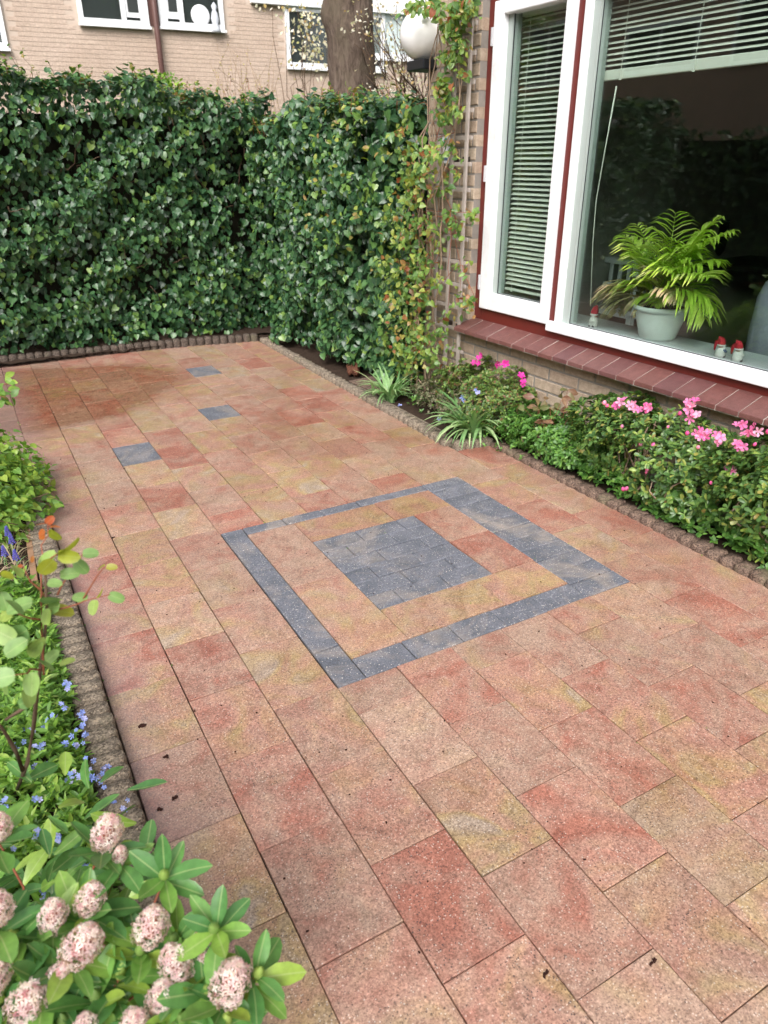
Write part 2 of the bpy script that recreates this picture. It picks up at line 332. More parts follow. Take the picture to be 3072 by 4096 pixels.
class QB:                              # quad batch
    def __init__(s): s.V = []; s.F = []; s.n = 0; s.r = []
    def add(s, V, F, r=0.0):
        V = np.asarray(V, float); s.V.append(V); s.F.append(np.asarray(F) + s.n); s.n += len(V); s.r.append(np.full(len(V), r))
    def box(s, x0, x1, y0, y1, z0, z1, r=0.0): s.add(boxv(x0, x1, y0, y1, z0, z1), BOXF, r)
    def tube(s, pts, rads, seg=7, r=0.0):
        pts = np.asarray(pts, float); n = len(pts)
        if np.isscalar(rads): rads = [rads] * n
        ang = np.linspace(0, 2 * math.pi, seg, endpoint=False); V = []
        for i in range(n):
            d = pts[min(i + 1, n - 1)] - pts[max(i - 1, 0)]; d = d / (np.linalg.norm(d) + 1e-9)
            u = np.cross(d, (0, 0, 1) if abs(d[2]) < .9 else (1, 0, 0)); u /= np.linalg.norm(u); w = np.cross(d, u)
            for a in ang: V.append(pts[i] + rads[i] * (math.cos(a) * u + math.sin(a) * w))
        F = []
        for i in range(n - 1):
            for k in range(seg): F.append((i * seg + k, i * seg + (k + 1) % seg, (i + 1) * seg + (k + 1) % seg, (i + 1) * seg + k))
        c0 = len(V); V.append(pts[0]); V.append(pts[-1])
        for k in range(0, seg): F.append((c0, (k + 1) % seg, k, k)); F.append((c0 + 1, (n - 1) * seg + k, (n - 1) * seg + (k + 1) % seg, (n - 1) * seg + (k + 1) % seg))
        s.add(V, F, r)
    def mesh(s, name, mat=None, smooth=False):
        V = np.concatenate(s.V); fs = [tuple(dict.fromkeys(map(int, f))) for f in np.concatenate(s.F)]
        me = bpy.data.meshes.new(name); me.from_pydata(V.tolist(), [], fs)
        at = me.attributes.new('rnd', 'FLOAT', 'POINT'); at.data.foreach_set('value', np.concatenate(s.r).astype(np.float32))
        if smooth: me.polygons.foreach_set('use_smooth', np.ones(len(fs), bool))
        if mat: me.materials.append(mat)
        me.update(); return me
def box_obj(name, b, mat, parent=None, bevel=0.0):
    q = QB(); q.box(*b); me = q.mesh(name, mat)
    o = link(name, me, None, parent)
    if bevel:
        md = o.modifiers.new('bevel', 'BEVEL'); md.width = bevel; md.segments = 2
    return o
def lathe(prof, seg=24, cx=0, cy=0):
    V = []; F = []
    for (r, z) in prof:
        for k in range(seg):
            a = 2 * math.pi * k / seg; V.append((cx + r * math.cos(a), cy + r * math.sin(a), z))
    for i in range(len(prof) - 1):
        for k in range(seg): F.append((i * seg + k, i * seg + (k + 1) % seg, (i + 1) * seg + (k + 1) % seg, (i + 1) * seg + k))
    return np.array(V), np.array(F)

# rounded slab: bevelled tile as real geometry (top chamfer)
def slab(name, lx, ly, h, ch, mat):
    V = []
    for (dx, z) in ((0, -h), (0, -ch), (ch, 0)):
        V += [(-lx / 2 + dx, -ly / 2 + dx, z), (lx / 2 - dx, -ly / 2 + dx, z), (lx / 2 - dx, ly / 2 - dx, z), (-lx / 2 + dx, ly / 2 - dx, z)]
    F = [(8, 9, 10, 11)]
    for l in (0, 4):
        for k in range(4): F.append((l + k, l + (k + 1) % 4, l + 4 + (k + 1) % 4, l + 4 + k))
    me = bpy.data.meshes.new(name); me.from_pydata(V, [], F); me.materials.append(mat); me.update(); return me
_sl = {}
def slab_obj(name, x0, x1, y0, y1, h, ch, mat, parent, gap=.0014, gy=.0010):
    k = (round(x1 - x0, 3), round(y1 - y0, 3), mat.name)
    if k not in _sl: _sl[k] = slab(name, k[0] - gap * 2, k[1] - gy * 2, h, ch, mat)
    o = link(name, _sl[k], None, parent)
    o.location = ((x0 + x1) / 2 + random.uniform(-.0007, .0007), (y0 + y1) / 2, random.uniform(-.0016, .0016))
    o.rotation_euler = (random.uniform(-.005, .005), random.uniform(-.005, .005), random.uniform(-.0035, .0035)); return o

# ------------------------------------------------------------------ leaf templates (x across, y along, z up)
def fix(V, F): return np.array(V, float), np.array(F, int)
def t_ivy(curl=.12, lobes=1.0):
    L = lobes
    pts = [(0, .0), (.20, -.11), (.40, -.05), (.50 * L, .14), (.45, .34), (.37 * L, .54), (.21, .74), (.0, .98)]
    out = pts + [(-x, y) for x, y in pts[-2:0:-1]]
    V = [(0, .38, -.05)] + [(x, y, .20 * abs(x) - curl * (y - .3) ** 2 + .03 * math.sin(9 * x + 5 * y)) for x, y in out]
    n = len(out); F = [(0, 1 + i, 1 + (i + 1) % n) for i in range(n)]; return fix(V, F)
def t_oval(w=.30, fold=.25, droop=.25, prof=(0.10, .72, 1.0, .80, .38), tipw=0.0):
    rows = len(prof); V = []; F = []
    ys = np.linspace(.03, .9, rows)
    V.append((0, 0, 0))
    for y, p in zip(ys, prof):
        z = -droop * y * y; x = w * p
        V += [(-x, y, z + fold * x), (0, y, z), (x, y, z + fold * x)]
    V.append((0, 1.0, -droop)); last = len(V) - 1
    F += [(0, 2, 1), (0, 3, 2)]
    for i in range(rows - 1):
        a = 1 + 3 * i; b = a + 3
        F += [(a, a + 1, b + 1), (a, b + 1, b), (a + 1, a + 2, b + 2), (a + 1, b + 2, b + 1)]
    a = 1 + 3 * (rows - 1); F += [(a, a + 1, last), (a + 1, a + 2, last)]
    return fix(V, F)
def t_small(w=.24, fold=.3, droop=.1):
    return fix([(0, 0, 0), (w, .5, fold * w - .03), (0, 1, -droop), (-w, .5, fold * w - .03), (0, .5, 0)], [(0, 1, 4), (1, 2, 4), (0, 4, 3), (4, 2, 3)])
def t_strap(w=.035, arch=.8, n=7):
    V = []; F = []
    for i in range(n):
        s = i / (n - 1); ang = math.radians(78) - arch * 1.9 * s
        if i == 0: y = z = 0.0
        else: y += math.cos(ang) / (n - 1); z += math.sin(ang) / (n - 1)
        ww = w * (1 - s ** 3) + .002
        V += [(-ww, y, z + ww * .4), (0, y, z), (ww, y, z + ww * .4)]
        if i:
            a = 3 * (i - 1); b = 3 * i
            F += [(a, a + 1, b + 1), (a, b + 1, b), (a + 1, a + 2, b + 2), (a + 1, b + 2, b + 1)]
    return fix(V, F)
def t_flower5(cup=.5, w=.50):
    V = [(0, 0, 0)]; F = []
    for k in range(5):
        a = 2 * math.pi * k / 5 + .1
        def P(r, s, z): return (r * math.cos(a + s), r * math.sin(a + s), z)
        i = len(V)
        V += [P(.35, -w * 1.2, .35 * cup), P(.45, 0, .32 * cup), P(.35, w * 1.2, .35 * cup), P(.8, -w, .62 * cup), P(.85, 0, .55 * cup), P(.8, w, .62 * cup), P(1.05, -w * .35, .6 * cup), P(1.05, w * .35, .6 * cup)]
        F += [(0, i, i + 1), (0, i + 1, i + 2), (i, i + 3, i + 1), (i + 3, i + 4, i + 1), (i + 1, i + 4, i + 5), (i + 1, i + 5, i + 2), (i + 3, i + 6, i + 4), (i + 6, i + 7, i + 4), (i + 4, i + 7, i + 5)]
    return fix(V, F)
def t_floret():
    V = [(0, 0, .2)]; F = []
    for k in range(4):
        a = math.pi * k / 2
        i = len(V); V += [(.55 * math.cos(a - .5), .55 * math.sin(a - .5), .25), (1.0 * math.cos(a), 1.0 * math.sin(a), .05), (.55 * math.cos(a + .5), .55 * math.sin(a + .5), .25)]
        F += [(0, i, i + 1), (0, i + 1, i + 2)]
    V.append((0, 0, .75)); V += [(.22, 0, .3), (-.11, .19, .3), (-.11, -.19, .3)]; j = len(V) - 4
    F += [(j, j + 1, j + 2), (j, j + 2, j + 3), (j, j + 3, j + 1)]
    return fix(V, F)
IVY = [t_ivy(.12), t_ivy(.3, .9), t_ivy(.05, 1.12), t_ivy(.45, .8)]
OVAL = [t_oval(), t_oval(.26, .4, .35), t_oval(.34, .15, .1)]
LANCE = [t_oval(.17, .35, .3, (.35, .85, 1., .78, .35)), t_oval(.19, .25, .05, (.35, .85, 1., .78, .35)), t_oval(.15, .5, .5, (.35, .85, 1., .78, .35))]
SKIM = [t_oval(.20, .35, .12, (.22, .6, 1., .98, .58)), t_oval(.21, .2, .3, (.22, .6, 1., .98, .6)), t_oval(.18, .5, -.12, (.25, .65, 1., .95, .5))]
SMALL = [t_small(), t_small(.3, .1, .25)]
AZL = [t_oval(.23, .3, .2, (.30, .58, .85, 1.0, .82)), t_oval(.26, .15, .05, (.30, .58, .85, 1.0, .85)), t_oval(.21, .4, .35, (.30, .6, .9, 1.0, .75))]
STRAP = [t_strap(), t_strap(arch=1.15), t_strap(arch=.5)]

def unit(v): return v / (np.linalg.norm(v, axis=-1, keepdims=True) + 1e-9)
def frames(d, n):
    d = unit(d); n = n - (n * d).sum(-1, keepdims=True) * d; n = unit(n); x = np.cross(d, n); return x, d, n
class Cloud:
    def __init__(s): s.P = []; s.D = []; s.N = []; s.S = []; s.K = []; s.pr = []
    def add(s, P, D, N, S, pr=None):
        P = np.atleast_2d(P); n = len(P)
        s.P.append(P); s.D.append(np.broadcast_to(D, (n, 3))); s.N.append(np.broadcast_to(N, (n, 3))); s.S.append(np.broadcast_to(S, (n,)))
        s.pr.append(np.zeros(n) if pr is None else np.broadcast_to(pr, (n,)))
    def build(s, parent, tmpl, mat, nobj=300, leaf='leaf', rest='foliage', seed=1):
        g = np.random.default_rng(seed)
        P = np.concatenate(s.P); D = np.concatenate(s.D); N = np.concatenate(s.N); Sc = np.concatenate(s.S); pr = np.concatenate(s.pr)
        X, Dd, Nn = frames(D, N); kind = g.integers(0, len(tmpl), len(P)); rnd = g.random(len(P))
        dist = np.linalg.norm(P - C0, axis=1); vis = Sc / dist * (1 + pr * 3) * g.uniform(.9, 1.1, len(P))
        order = np.argsort(-vis); ids = order[:nobj]; rest_i = order[nobj:]
        if nobj:
            mes = []
            for V, F in tmpl: mes.append(tri_mesh(leaf, V, F, mat, {'lx': V[:, 0]}, True))
            pl = np.array(parent.matrix_basis.inverted()) if parent else np.eye(4)
            for i in ids:
                R = np.eye(4); R[:3, 0] = X[i] * Sc[i]; R[:3, 1] = Dd[i] * Sc[i]; R[:3, 2] = Nn[i] * Sc[i]; R[:3, 3] = P[i]
                link(leaf, mes[kind[i]], None, parent, mw=Matrix((pl @ R).tolist()))
        if len(rest_i):
            Vs = []; Fs = []; A = []; L = []; off = 0
            for k, (V, F) in enumerate(tmpl):
                ii = rest_i[kind[rest_i] == k]
                if not len(ii): continue
                W_ = (V[None, :, 0:1] * X[ii][:, None] + V[None, :, 1:2] * Dd[ii][:, None] + V[None, :, 2:3] * Nn[ii][:, None]) * Sc[ii][:, None, None] + P[ii][:, None]
                Fk = F[None] + (np.arange(len(ii)) * len(V))[:, None, None] + off
                Vs.append(W_.reshape(-1, 3)); Fs.append(Fk.reshape(-1, 3)); A.append(np.repeat(rnd[ii], len(V))); L.append(np.tile(V[:, 0], len(ii))); off += len(ii) * len(V)
            Va = np.concatenate(Vs)
            if parent is not None:
                im = np.array(parent.matrix_basis.inverted()); Va = Va @ im[:3, :3].T + im[:3, 3]
            me = tri_mesh(rest, Va, np.concatenate(Fs), mat, {'rnd': np.concatenate(A), 'lx': np.concatenate(L)}, True)
            o = link(rest, me, None, parent); o['kind'] = 'stuff'; return o
def twigs(parent, paths, rad, mat, name='stem', one=False):
    im = np.array(parent.matrix_basis.inverted())
    if one:
        q = QB()
        for p in paths:
            p = np.asarray(p); p = p @ im[:3, :3].T + im[:3, 3]
            q.tube(p, list(np.linspace(rad, rad * .45, len(p))), 5, random.random())
        o_ = link(name, q.mesh(name, mat, True), None, parent); o_['kind'] = 'stuff'; return o_
    for p in paths:
        q = QB(); p = np.asarray(p); p = p @ im[:3, :3].T + im[:3, 3]
        q.tube(p, list(np.linspace(rad, rad * .45, len(p))), 6, random.random()); link(name, q.mesh(name, mat, True), None, parent)
def wig(a, b, n=6, j=.03):
    a = np.asarray(a, float); b = np.asarray(b, float); L = np.linalg.norm(b - a)
    P = [a + (b - a) * t for t in np.linspace(0, 1, n)]
    for i in range(1, n - 1): P[i] = P[i] + rng.normal(0, j * L, 3)
    return P


# ================================================================== GROUND, TERRACE, KERBS
def gplane(name, x0, x1, y0, y1, z, mat, nx=2, ny=2, amp=0.0):
    xs = np.linspace(x0, x1, nx); ys = np.linspace(y0, y1, ny); X, Y = np.meshgrid(xs, ys)
    Z = np.full(X.shape, z) + (rng.normal(0, amp, X.shape) if amp else 0)
    V = np.stack([X, Y, Z], -1).reshape(-1, 3); F = [(j * nx + i, j * nx + i + 1, (j + 1) * nx + i + 1, (j + 1) * nx + i) for j in range(ny - 1) for i in range(nx - 1)]
    return link(name, tri_mesh(name, V, F, mat))
M['grass'] = mat_plain('rough_grass_ground', (.05, .075, .025), .95, .4, 3., .1)
tag(gplane('ground', -200, 200, -200, 200, -.12, M['grass']), kind='structure')
patio = tag(gplane('terrace', -1.6, 2.36, -1.2, 6.2, -.012, M['sand']), kind='structure')
tag(gplane('left_bed_soil', -2.6, .05, -1.2, 3.78, .015, M['soil'], 90, 160, .006), kind='structure')
tag(gplane('right_bed_soil', 2.33, 2.72, -1.2, 2.95, .012, M['soil'], 14, 130, .005), kind='structure')
tag(gplane('far_right_bed_soil', 2.14, 3.6, 2.95, 6.1, .012, M['soil'], 44, 110, .005), kind='structure')
tag(gplane('hedge_bed_soil', -3.0, 3.6, 6.05, 8.4, .03, M['soil'], 120, 40, .006), kind='structure')

U = 0.2
def seq(*v): return list(v)
rows = {
 0: seq(-2.55, -1.1, .36, 1.82, 3.27, 4.73, 6.17, 7.63, 9.1, 10.52, 12.0, 13.42, 14.87, 16.38, 17.95, 19.58, 21.1, 22.6, 24.1, 25.7, 27.2, 28.7, 31),
 1: seq(-3.2, -1.8, -.35, 1.1, 2.58, 4.04, 5.54, 7.0, 8.42, 9.83, 11.26, 12.7, 14.13, 15.65, 17.15, 18.75, 20.3, 21.8, 23.3, 24.8, 26.3, 27.9, 31),
 2: seq(-2.5, -1.05, .4, 1.86, 3.32, 4.77, 6.2, 7.65, 9.11, 10.54, 12.0, 13.45, 14.9, 16.4, 18.0, 19.52, 21.0, 22.5, 24.0, 25.5, 27.0, 28.5, 31),
 3: seq(-1.8, -.35, 1.12, 2.58, 4.05, 5.5, 6.97, 7.62, 13.22, 14.14, 15.62, 17.2, 18.8, 20.3, 21.77, 23.2, 24.7, 26.2, 27.7, 31),
 4: seq(-2.6, -1.1, .36, 1.8, 3.27, 4.73, 6.17, 7.62, 13.22, 14.9, 16.4, 17.85, 19.6, 21.05, 22.5, 24.0, 25.5, 27.0, 28.6, 31),
 5: seq(-1.85, -.4, 1.06, 2.52, 4.0, 5.46, 6.93, 7.62, 13.22, 14.12, 15.7, 17.2, 18.78, 20.4, 21.68, 23.0, 24.5, 26.1, 27.7, 31),
 6: seq(-2.6, -1.15, .3, 1.75, 3.2, 4.67, 6.15, 7.62, 13.22, 14.8, 16.3, 17.8, 19.4, 20.95, 22.4, 23.85, 25.33, 26.7, 28.2, 31),
 7: seq(-1.9, -.45, 1.02, 2.47, 3.92, 5.38, 6.87, 7.62, 13.22, 14.1, 15.6, 17.1, 18.6, 20.1, 21.6, 23.1, 24.6, 26.1, 27.6, 31),
 8: seq(-2.7, -1.2, .25, 1.7, 3.13, 4.58, 6.1, 7.62, 13.22, 14.9, 16.4, 17.9, 19.4, 20.9, 22.4, 23.9, 25.4, 26.9, 28.4, 31),
 9: seq(-1.95, -.5, .95, 2.41, 3.87, 5.32, 6.85, 8.33, 9.77, 11.2, 12.62, 14.04, 15.5, 17.0, 18.5, 20.0, 21.5, 23.0, 24.5, 26.0, 27.5, 31),
 10: seq(-2.8, -1.3, .15, 1.6, 3.05, 4.5, 5.95, 7.4, 8.84, 10.25, 11.7, 13.18, 14.62),
 -1: seq(18.9, 20.4, 21.9, 23.4, 24.9, 26.4, 27.9, 31), -2: seq(18.3, 19.8, 21.3, 22.8, 24.3, 25.8, 27.3, 31), -3: seq(18.9, 20.4, 21.9, 23.4, 24.9, 26.4, 27.9, 31), -4: seq(18.3, 19.8, 21.3, 22.8, 24.3, 25.8, 27.3, 31)}
def yback(x): return 6.145 - .07 * x - .03 * max(0, x - 1.4)
GREY = {(2, 18.0), (5, 20.4), (6, 25.33)}
for r, js in rows.items():
    for a, b in zip(js[:-1], js[1:]):
        if 3 <= r <= 8 and a >= 7.6 and b <= 13.3: continue
        x0, x1 = row(r), row(r + 1); y0, y1 = a * U, min(b * U, yback((x0 + x1) / 2) + .03)
        if y1 - y0 < .02: continue
        g = (r, a) in GREY
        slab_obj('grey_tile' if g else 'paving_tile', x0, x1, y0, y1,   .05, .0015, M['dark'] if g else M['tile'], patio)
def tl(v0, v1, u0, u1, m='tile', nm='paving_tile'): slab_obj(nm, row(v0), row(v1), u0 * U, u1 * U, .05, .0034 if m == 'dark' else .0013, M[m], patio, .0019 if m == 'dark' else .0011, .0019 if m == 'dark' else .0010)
# ring between the dark border and the dark centre square
for q in ((3.49, 4.54, 8.14, 10.52), (3.49, 4.54, 10.52, 12.9), (4.54, 6.5, 11.94, 12.9), (6.5, 7.96, 11.94, 12.9), (6.97, 7.96, 10.54, 11.94), (6.97, 7.96, 9.1, 10.54), (4.54, 6.54, 8.14, 9.09), (6.54, 7.96, 8.14, 9.1)): tl(*q)
def dk(v0, v1, u0, u1): tl(v0, v1, u0, u1, 'dark', 'dark_paver')
us = np.linspace(7.62, 13.22, 7)
for a, b in zip(us[:-1], us[1:]): dk(3.02, 3.49, a, b)                 # left band
us = np.linspace(7.62, 13.22, 13)
for a, b in zip(us[:-1], us[1:]): dk(7.96, 9.02, a, b)                 # right band, pavers laid across
vs = np.linspace(3.49, 7.96, 6)
for a, b in zip(vs[:-1], vs[1:]): dk(a, b, 7.62, 8.14)
for a, b in zip(vs[:-1] , vs[1:]): dk(a, b, 12.9, 13.22)
cu = [9.09, 9.57, 10.05, 10.52, 10.99, 11.45, 11.94]
for i in range(6):
    st = [4.54, 5.5, 6.5, 6.97] if i % 2 else [4.54, 5.05, 6.05, 6.97]
    for a, b in zip(st[:-1], st[1:]): dk(a, b, cu[i], cu[i + 1])

def kerb_mesh(p, w, h, seed, mat, bu=.35):
    g = np.random.default_rng(seed); V = []; F = []; out = []
    for k in range(7):
        t = math.pi * k / 6; out.append((p * .50 * math.cos(t), w / 2 - p * bu + p * bu * math.sin(t) * 1.15))
    for k in range(7):
        t = math.pi + math.pi * k / 6; out.append((p * .50 * math.cos(t), -w / 2 + p * bu + p * bu * math.sin(t) * 1.15))
    n = len(out)
    for (sc, z) in ((1, -.03), (1, h - .015), (.76, h)):
        for (x, y) in out: V.append((x * sc, y * (sc if sc == 1 else .93), z + (g.normal(0, .0018) if z > 0 else 0)))
    for l in (0, 1):
        for k in range(n): F.append((l * n + k, l * n + (k + 1) % n, (l + 1) * n + (k + 1) % n, (l + 1) * n + k))
    c = len(V); V.append((0, 0, h + .003))
    me = bpy.data.meshes.new('kerb_stone'); me.from_pydata(V, [], F + [(2 * n + k, 2 * n + (k + 1) % n, c) for k in range(n)])
    me.polygons.foreach_set('use_smooth', np.ones(len(me.polygons), bool)); me.materials.append(mat); me.update(); return me
def kerb(name, pts, p, w, h, mat, side=0.0, bu=.35):
    root = empty(name, (pts[0][0], pts[0][1], 0)); root['kind'] = 'structure'
    ms = [kerb_mesh(p, w, h, i, mat, bu) for i in range(5)]; j = 0
    for (a, b) in zip(pts[:-1], pts[1:]):
        a = np.array(a, float); b = np.array(b, float); L = np.linalg.norm(b - a); d = (b - a) / L; nn = int(round(L / p))
        for i in range(nn):
            c = a + d * (i + .5) * L / nn + np.array([-d[1], d[0]]) * side
            o = link('kerb_stone', ms[random.randrange(5)], None, root); o.location = (c[0] - pts[0][0] + random.uniform(-.0015, .0015), c[1] - pts[0][1], random.uniform(-.004, .003))
            o.rotation_euler = (random.uniform(-.03, .03), random.uniform(-.03, .03), math.atan2(d[1], d[0]) + random.uniform(-.05, .05)); j += 1
    return root
kerb('left_kerb', [(.046, -.9), (.046, 3.72), (-1.2, 3.80)], .053, .086, .050, M['kerb'], 0, .36)
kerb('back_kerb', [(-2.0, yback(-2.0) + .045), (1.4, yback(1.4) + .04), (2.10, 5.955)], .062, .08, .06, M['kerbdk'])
kerb('far_right_kerb', [(2.125, 5.9), (2.105, 3.02)], .058, .070, .034, M['kerb'], 0, .22)
kerb('kerb_step', [(2.10, 2.965), (2.32, 2.935)], .058, .080, .036, M['kerb'], 0, .22)
kerb('near_right_kerb', [(2.325, 2.90), (2.335, -.9)], .066, .078, .026, M['kerbred'], 0, .16)
# narrow flat edging strip beside the far right kerb
box_obj('edging_strip', (2.146, 2.17, 3.15, 4.2, -.02, .022), M['kerb'])['kind'] = 'structure'

# ================================================================== THE HOUSE
house = empty('brick_house', (0, 0, 0), math.atan2(HN[1], HN[0]), 'sand coloured brick house with dark red window frame and glazed brick sill', 'house')
HM = np.array(house.matrix_basis)
def hb(name, d0, d1, a0, a1, z0, z1, mat, parent=house, bevel=0.0): return box_obj(name, (d0, d1, a0, a1, z0, z1), mat, parent, bevel)
WA1, WA0, CORN = 3.442, -1.2, 3.90
# mortar core / walls
q = QB()
q.box(2.674, 2.94, WA1, CORN - .004, -.1, 5.6); q.box(2.674, 2.94, WA0, WA1, -.1, .487); q.box(2.674, 2.94, WA0, WA1, 2.22, 5.6)
q.box(2.674, 2.94, -4.0, WA0, -.1, 5.6); q.box(2.94, 9.0, 3.65, CORN - .004, -.1, 5.6); q.box(2.94, 9.0, -4.0, -3.8, -.1, 5.6); q.box(8.8, 9.0, -3.8, 3.65, -.1, 5.6)
link('wall', q.mesh('wall', M['mortar']), None, house)
q = QB(); q.add([(2.3, -4.3, 5.45), (9.4, -4.3, 5.45), (9.4, 4.2, 5.45), (2.3, 4.2, 5.45), (5.8, -4.3, 8.0), (5.8, 4.2, 8.0)], [(0, 3, 5, 4), (1, 4, 5, 2), (0, 4, 1, 1), (3, 2, 5, 5), (0, 1, 2, 3)])
link('roof', q.mesh('roof', M['roof']), None, house)
# bricks
PIT = .2135; CH = .0655; rest = QB(); bm_cache = {}
def brick_obj(a0, a1, z0, z1, dd=.0):
    k = round(a1 - a0, 2)
    if k not in bm_cache: bm_cache[k] = [slab('brick', .10, max(k, .03), CH - .011, .003, M['brick'])]
    # slab() has its top at z=0; use a simple bevelled block instead
    kk = ('b', k)
    if kk not in bm_cache:
        c = .003; w = k; hh = CH - .011; V = []
        for (x, e) in ((.10, 0), (c, 0), (0, c)):
            V += [(x, -w / 2 + e, -hh / 2 + e), (x, w / 2 - e, -hh / 2 + e), (x, w / 2 - e, hh / 2 - e), (x, -w / 2 + e, hh / 2 - e)]
        F = [(8, 11, 10, 9)] + [(l + i, l + 4 + i, l + 4 + (i + 1) % 4, l + (i + 1) % 4) for l in (0, 4) for i in range(4)]
        me = bpy.data.meshes.new('brick'); me.from_pydata(V, [], F); me.materials.append(M['brick']); me.update(); bm_cache[kk] = me
    o = link('brick', bm_cache[kk], None, house); o.location = (2.67 + random.uniform(-.0015, .0015), (a0 + a1) / 2, (z0 + z1) / 2)
    o.rotation_euler = (random.uniform(-.006, .006), 0, random.uniform(-.006, .006))
nb = 0
for i in range(-1, 84):
    z0 = .0152 + CH * (i) + .0055; z1 = z0 + CH - .011; off = 3.057 - .005 + (PIT / 2 if i % 2 else 0)
    k = -36
    while True:
        a0 = off + k * PIT; a1 = a0 + PIT - .010; k += 1
        if a0 > CORN: break
        segs = []
        b0, b1 = max(a0, -4.0), min(a1, CORN)
        if .487 < z1 < 2.215 + CH * .5 and z0 < 2.2:
            if b1 > WA1: segs.append((max(b0, WA1), b1))
            if b0 < WA0: segs.append((b0, min(b1, WA0)))
        elif z1 <= .487 or z0 >= 2.2: segs.append((b0, b1))
        for (s0, s1) in segs:
            if s1 - s0 < .025: continue
            zz1 = min(z1, .485) if z0 < .485 else z1
            if (s0 > .9 and z1 < .5 and nb < 150) or (s0 > 3.3 and z1 < 2.75 and nb < 290): brick_obj(s0, s1, z0, zz1); nb += 1
            else: rest.box(2.6695, 2.72, s0, s1, z0, zz1, random.random())
o = link('brickwork', rest.mesh('brickwork', M['brick']), None, house); o['kind'] = 'stuff'
# sill of glazed bricks
sp = .1045; k = 0; a = 3.462
sv = [(2.722, 0, .553), (2.58, 0, .507), (2.580, 0, .486), (2.722, 0, .515)]
def sillmesh(w, name, mat, dz=0.0, dx=0.0):
    V = [(x + dx * (i in (1, 2)), 0, z + dz) for i, (x, _, z) in enumerate(sv)] + [(x + dx * (i in (1, 2)), w, z + dz) for i, (x, _, z) in enumerate(sv)]
    me = bpy.data.meshes.new(name); me.from_pydata(V, [], [(0, 1, 2, 3), (4, 7, 6, 5), (0, 4, 5, 1), (1, 5, 6, 2), (2, 6, 7, 3), (3, 7, 4, 0)]); me.materials.append(mat); me.update(); return me
sm = sillmesh(sp - .0045, 'sill_brick', M['sill'])
while a - sp > WA0:
    o = link('sill_brick', sm, None, house); o.location = (random.uniform(-.0015, .0015), a - sp, random.uniform(-.0012, .0012))
    md = o.modifiers.new('bevel', 'BEVEL'); md.width = .0025; md.segments = 2; a -= sp
o = link('sill_mortar', sillmesh(3.455 - WA0, 'sill_mortar', M['joint'], -.0022, .004), None, house); o.location = (0, WA0, 0)
# red frame
fr = QB()
fr.box(2.716, 2.80, 3.377, 3.4405, .552, 2.21); fr.box(2.717, 2.80, WA0, 3.377, .550, .6175); fr.box(2.716, 2.80, 2.763, 2.811, .6175, 2.21); fr.box(2.7165, 2.80, 2.811, 3.377, 2.105, 2.21); fr.box(2.7165, 2.80, WA0, 2.763, 2.105, 2.21); fr.box(2.716, 2.80, WA0 - .0, WA0 + .06, .6175, 2.105)
frame = link('window_frame', fr.mesh('window_frame', M['red']), None, house)
md = frame.modifiers.new('bevel', 'BEVEL'); md.width = .003; md.segments = 2
# narrow casement
cas = QB(); A0, A1, Z0, Z1, a0, a1, z0, z1 = 2.812, 3.376, .621, 2.098, 2.870, 3.300, .712, 2.037
cas.box(2.694, 2.765, A0, a0, Z0, Z1); cas.box(2.694, 2.765, a1, A1, Z0, Z1); cas.box(2.6945, 2.765, a0, a1, Z0, z0 - .022); cas.box(2.708, 2.765, a0, a1, z0 - .022, z0); cas.box(2.6945, 2.765, a0, a1, z1, Z1)
casement = link('casement', cas.mesh('casement', M['white']), None, house); md = casement.modifiers.new('bevel', 'BEVEL'); md.width = .006; md.segments = 3
ins = QB(); ins.box(2.728, 2.785, a1 - .034, a1, z0, z1); ins.box(2.728, 2.785, a0, a0 + .006, z0, z1)
link('inner_bead', ins.mesh('inner_bead', M['sash']), None, casement)
hb('window_pane', 2.758, 2.762, a0 + .007, a1 - .036, z0 - .003, z1 + .003, M['glass'], casement)
hb('window_pane', 2.740, 2.744, a0 + .002, a1 - .036, z0 - .003, z1 + .003, M['glass'], casement)
for pz in (hp(1983, 145, 2.70)[2], hp(1953, 695, 2.70)[2], hp(1930, 1130, 2.70)[2]): hb('hinge', 2.690, 2.712, 3.3765, 3.390, pz - .04, pz + .04, M['metal'], casement, .002)
# large fixed window
big = QB(); big.box(2.703, 2.77, 2.728, 2.7625, .6175, 2.104); big.box(2.688, 2.77, WA0 + .06, 2.806, .592, .6415); big.box(2.703, 2.77, WA0 + .06, WA0 + .13, .6415, 2.104); big.box(2.7035, 2.77, WA0 + .13, 2.728, 2.05, 2.104)
bigf = link('fixed_window', big.mesh('fixed_window', M['white']), None, house); md = bigf.modifiers.new('bevel', 'BEVEL'); md.width = .005; md.segments = 3
sb = QB(); sb.box(2.727, 2.79, 2.686, 2.728, .6415, 2.05); link('inner_sash', sb.mesh('inner_sash', M['sash']), None, bigf)
hb('window_pane', 2.744, 2.748, WA0 + .13, 2.6865, .6415, 2.05, M['glass'], bigf)
hb('window_pane', 2.762, 2.766, WA0 + .13, 2.6865, .6415, 2.05, M['glass'], bigf)
gk = QB(); gk.box(2.7385, 2.7435, 2.6845, 2.6875, .6415, 2.05); gk.box(2.7385, 2.7435, WA0 + .13, 2.6845, .6415, .6445); link('gasket', gk.mesh('gasket', M['black']), None, bigf)
gk = QB(); gk.box(2.7345, 2.7395, a1 - .0375, a1 - .0345, z0, z1); gk.box(2.7345, 2.7395, a0 + .006, a0 + .009, z0, z1); gk.box(2.7345, 2.7395, a0 + .009, a1 - .0375, z0, z0 + .003); link('gasket', gk.mesh('gasket', M['black']), None, casement)
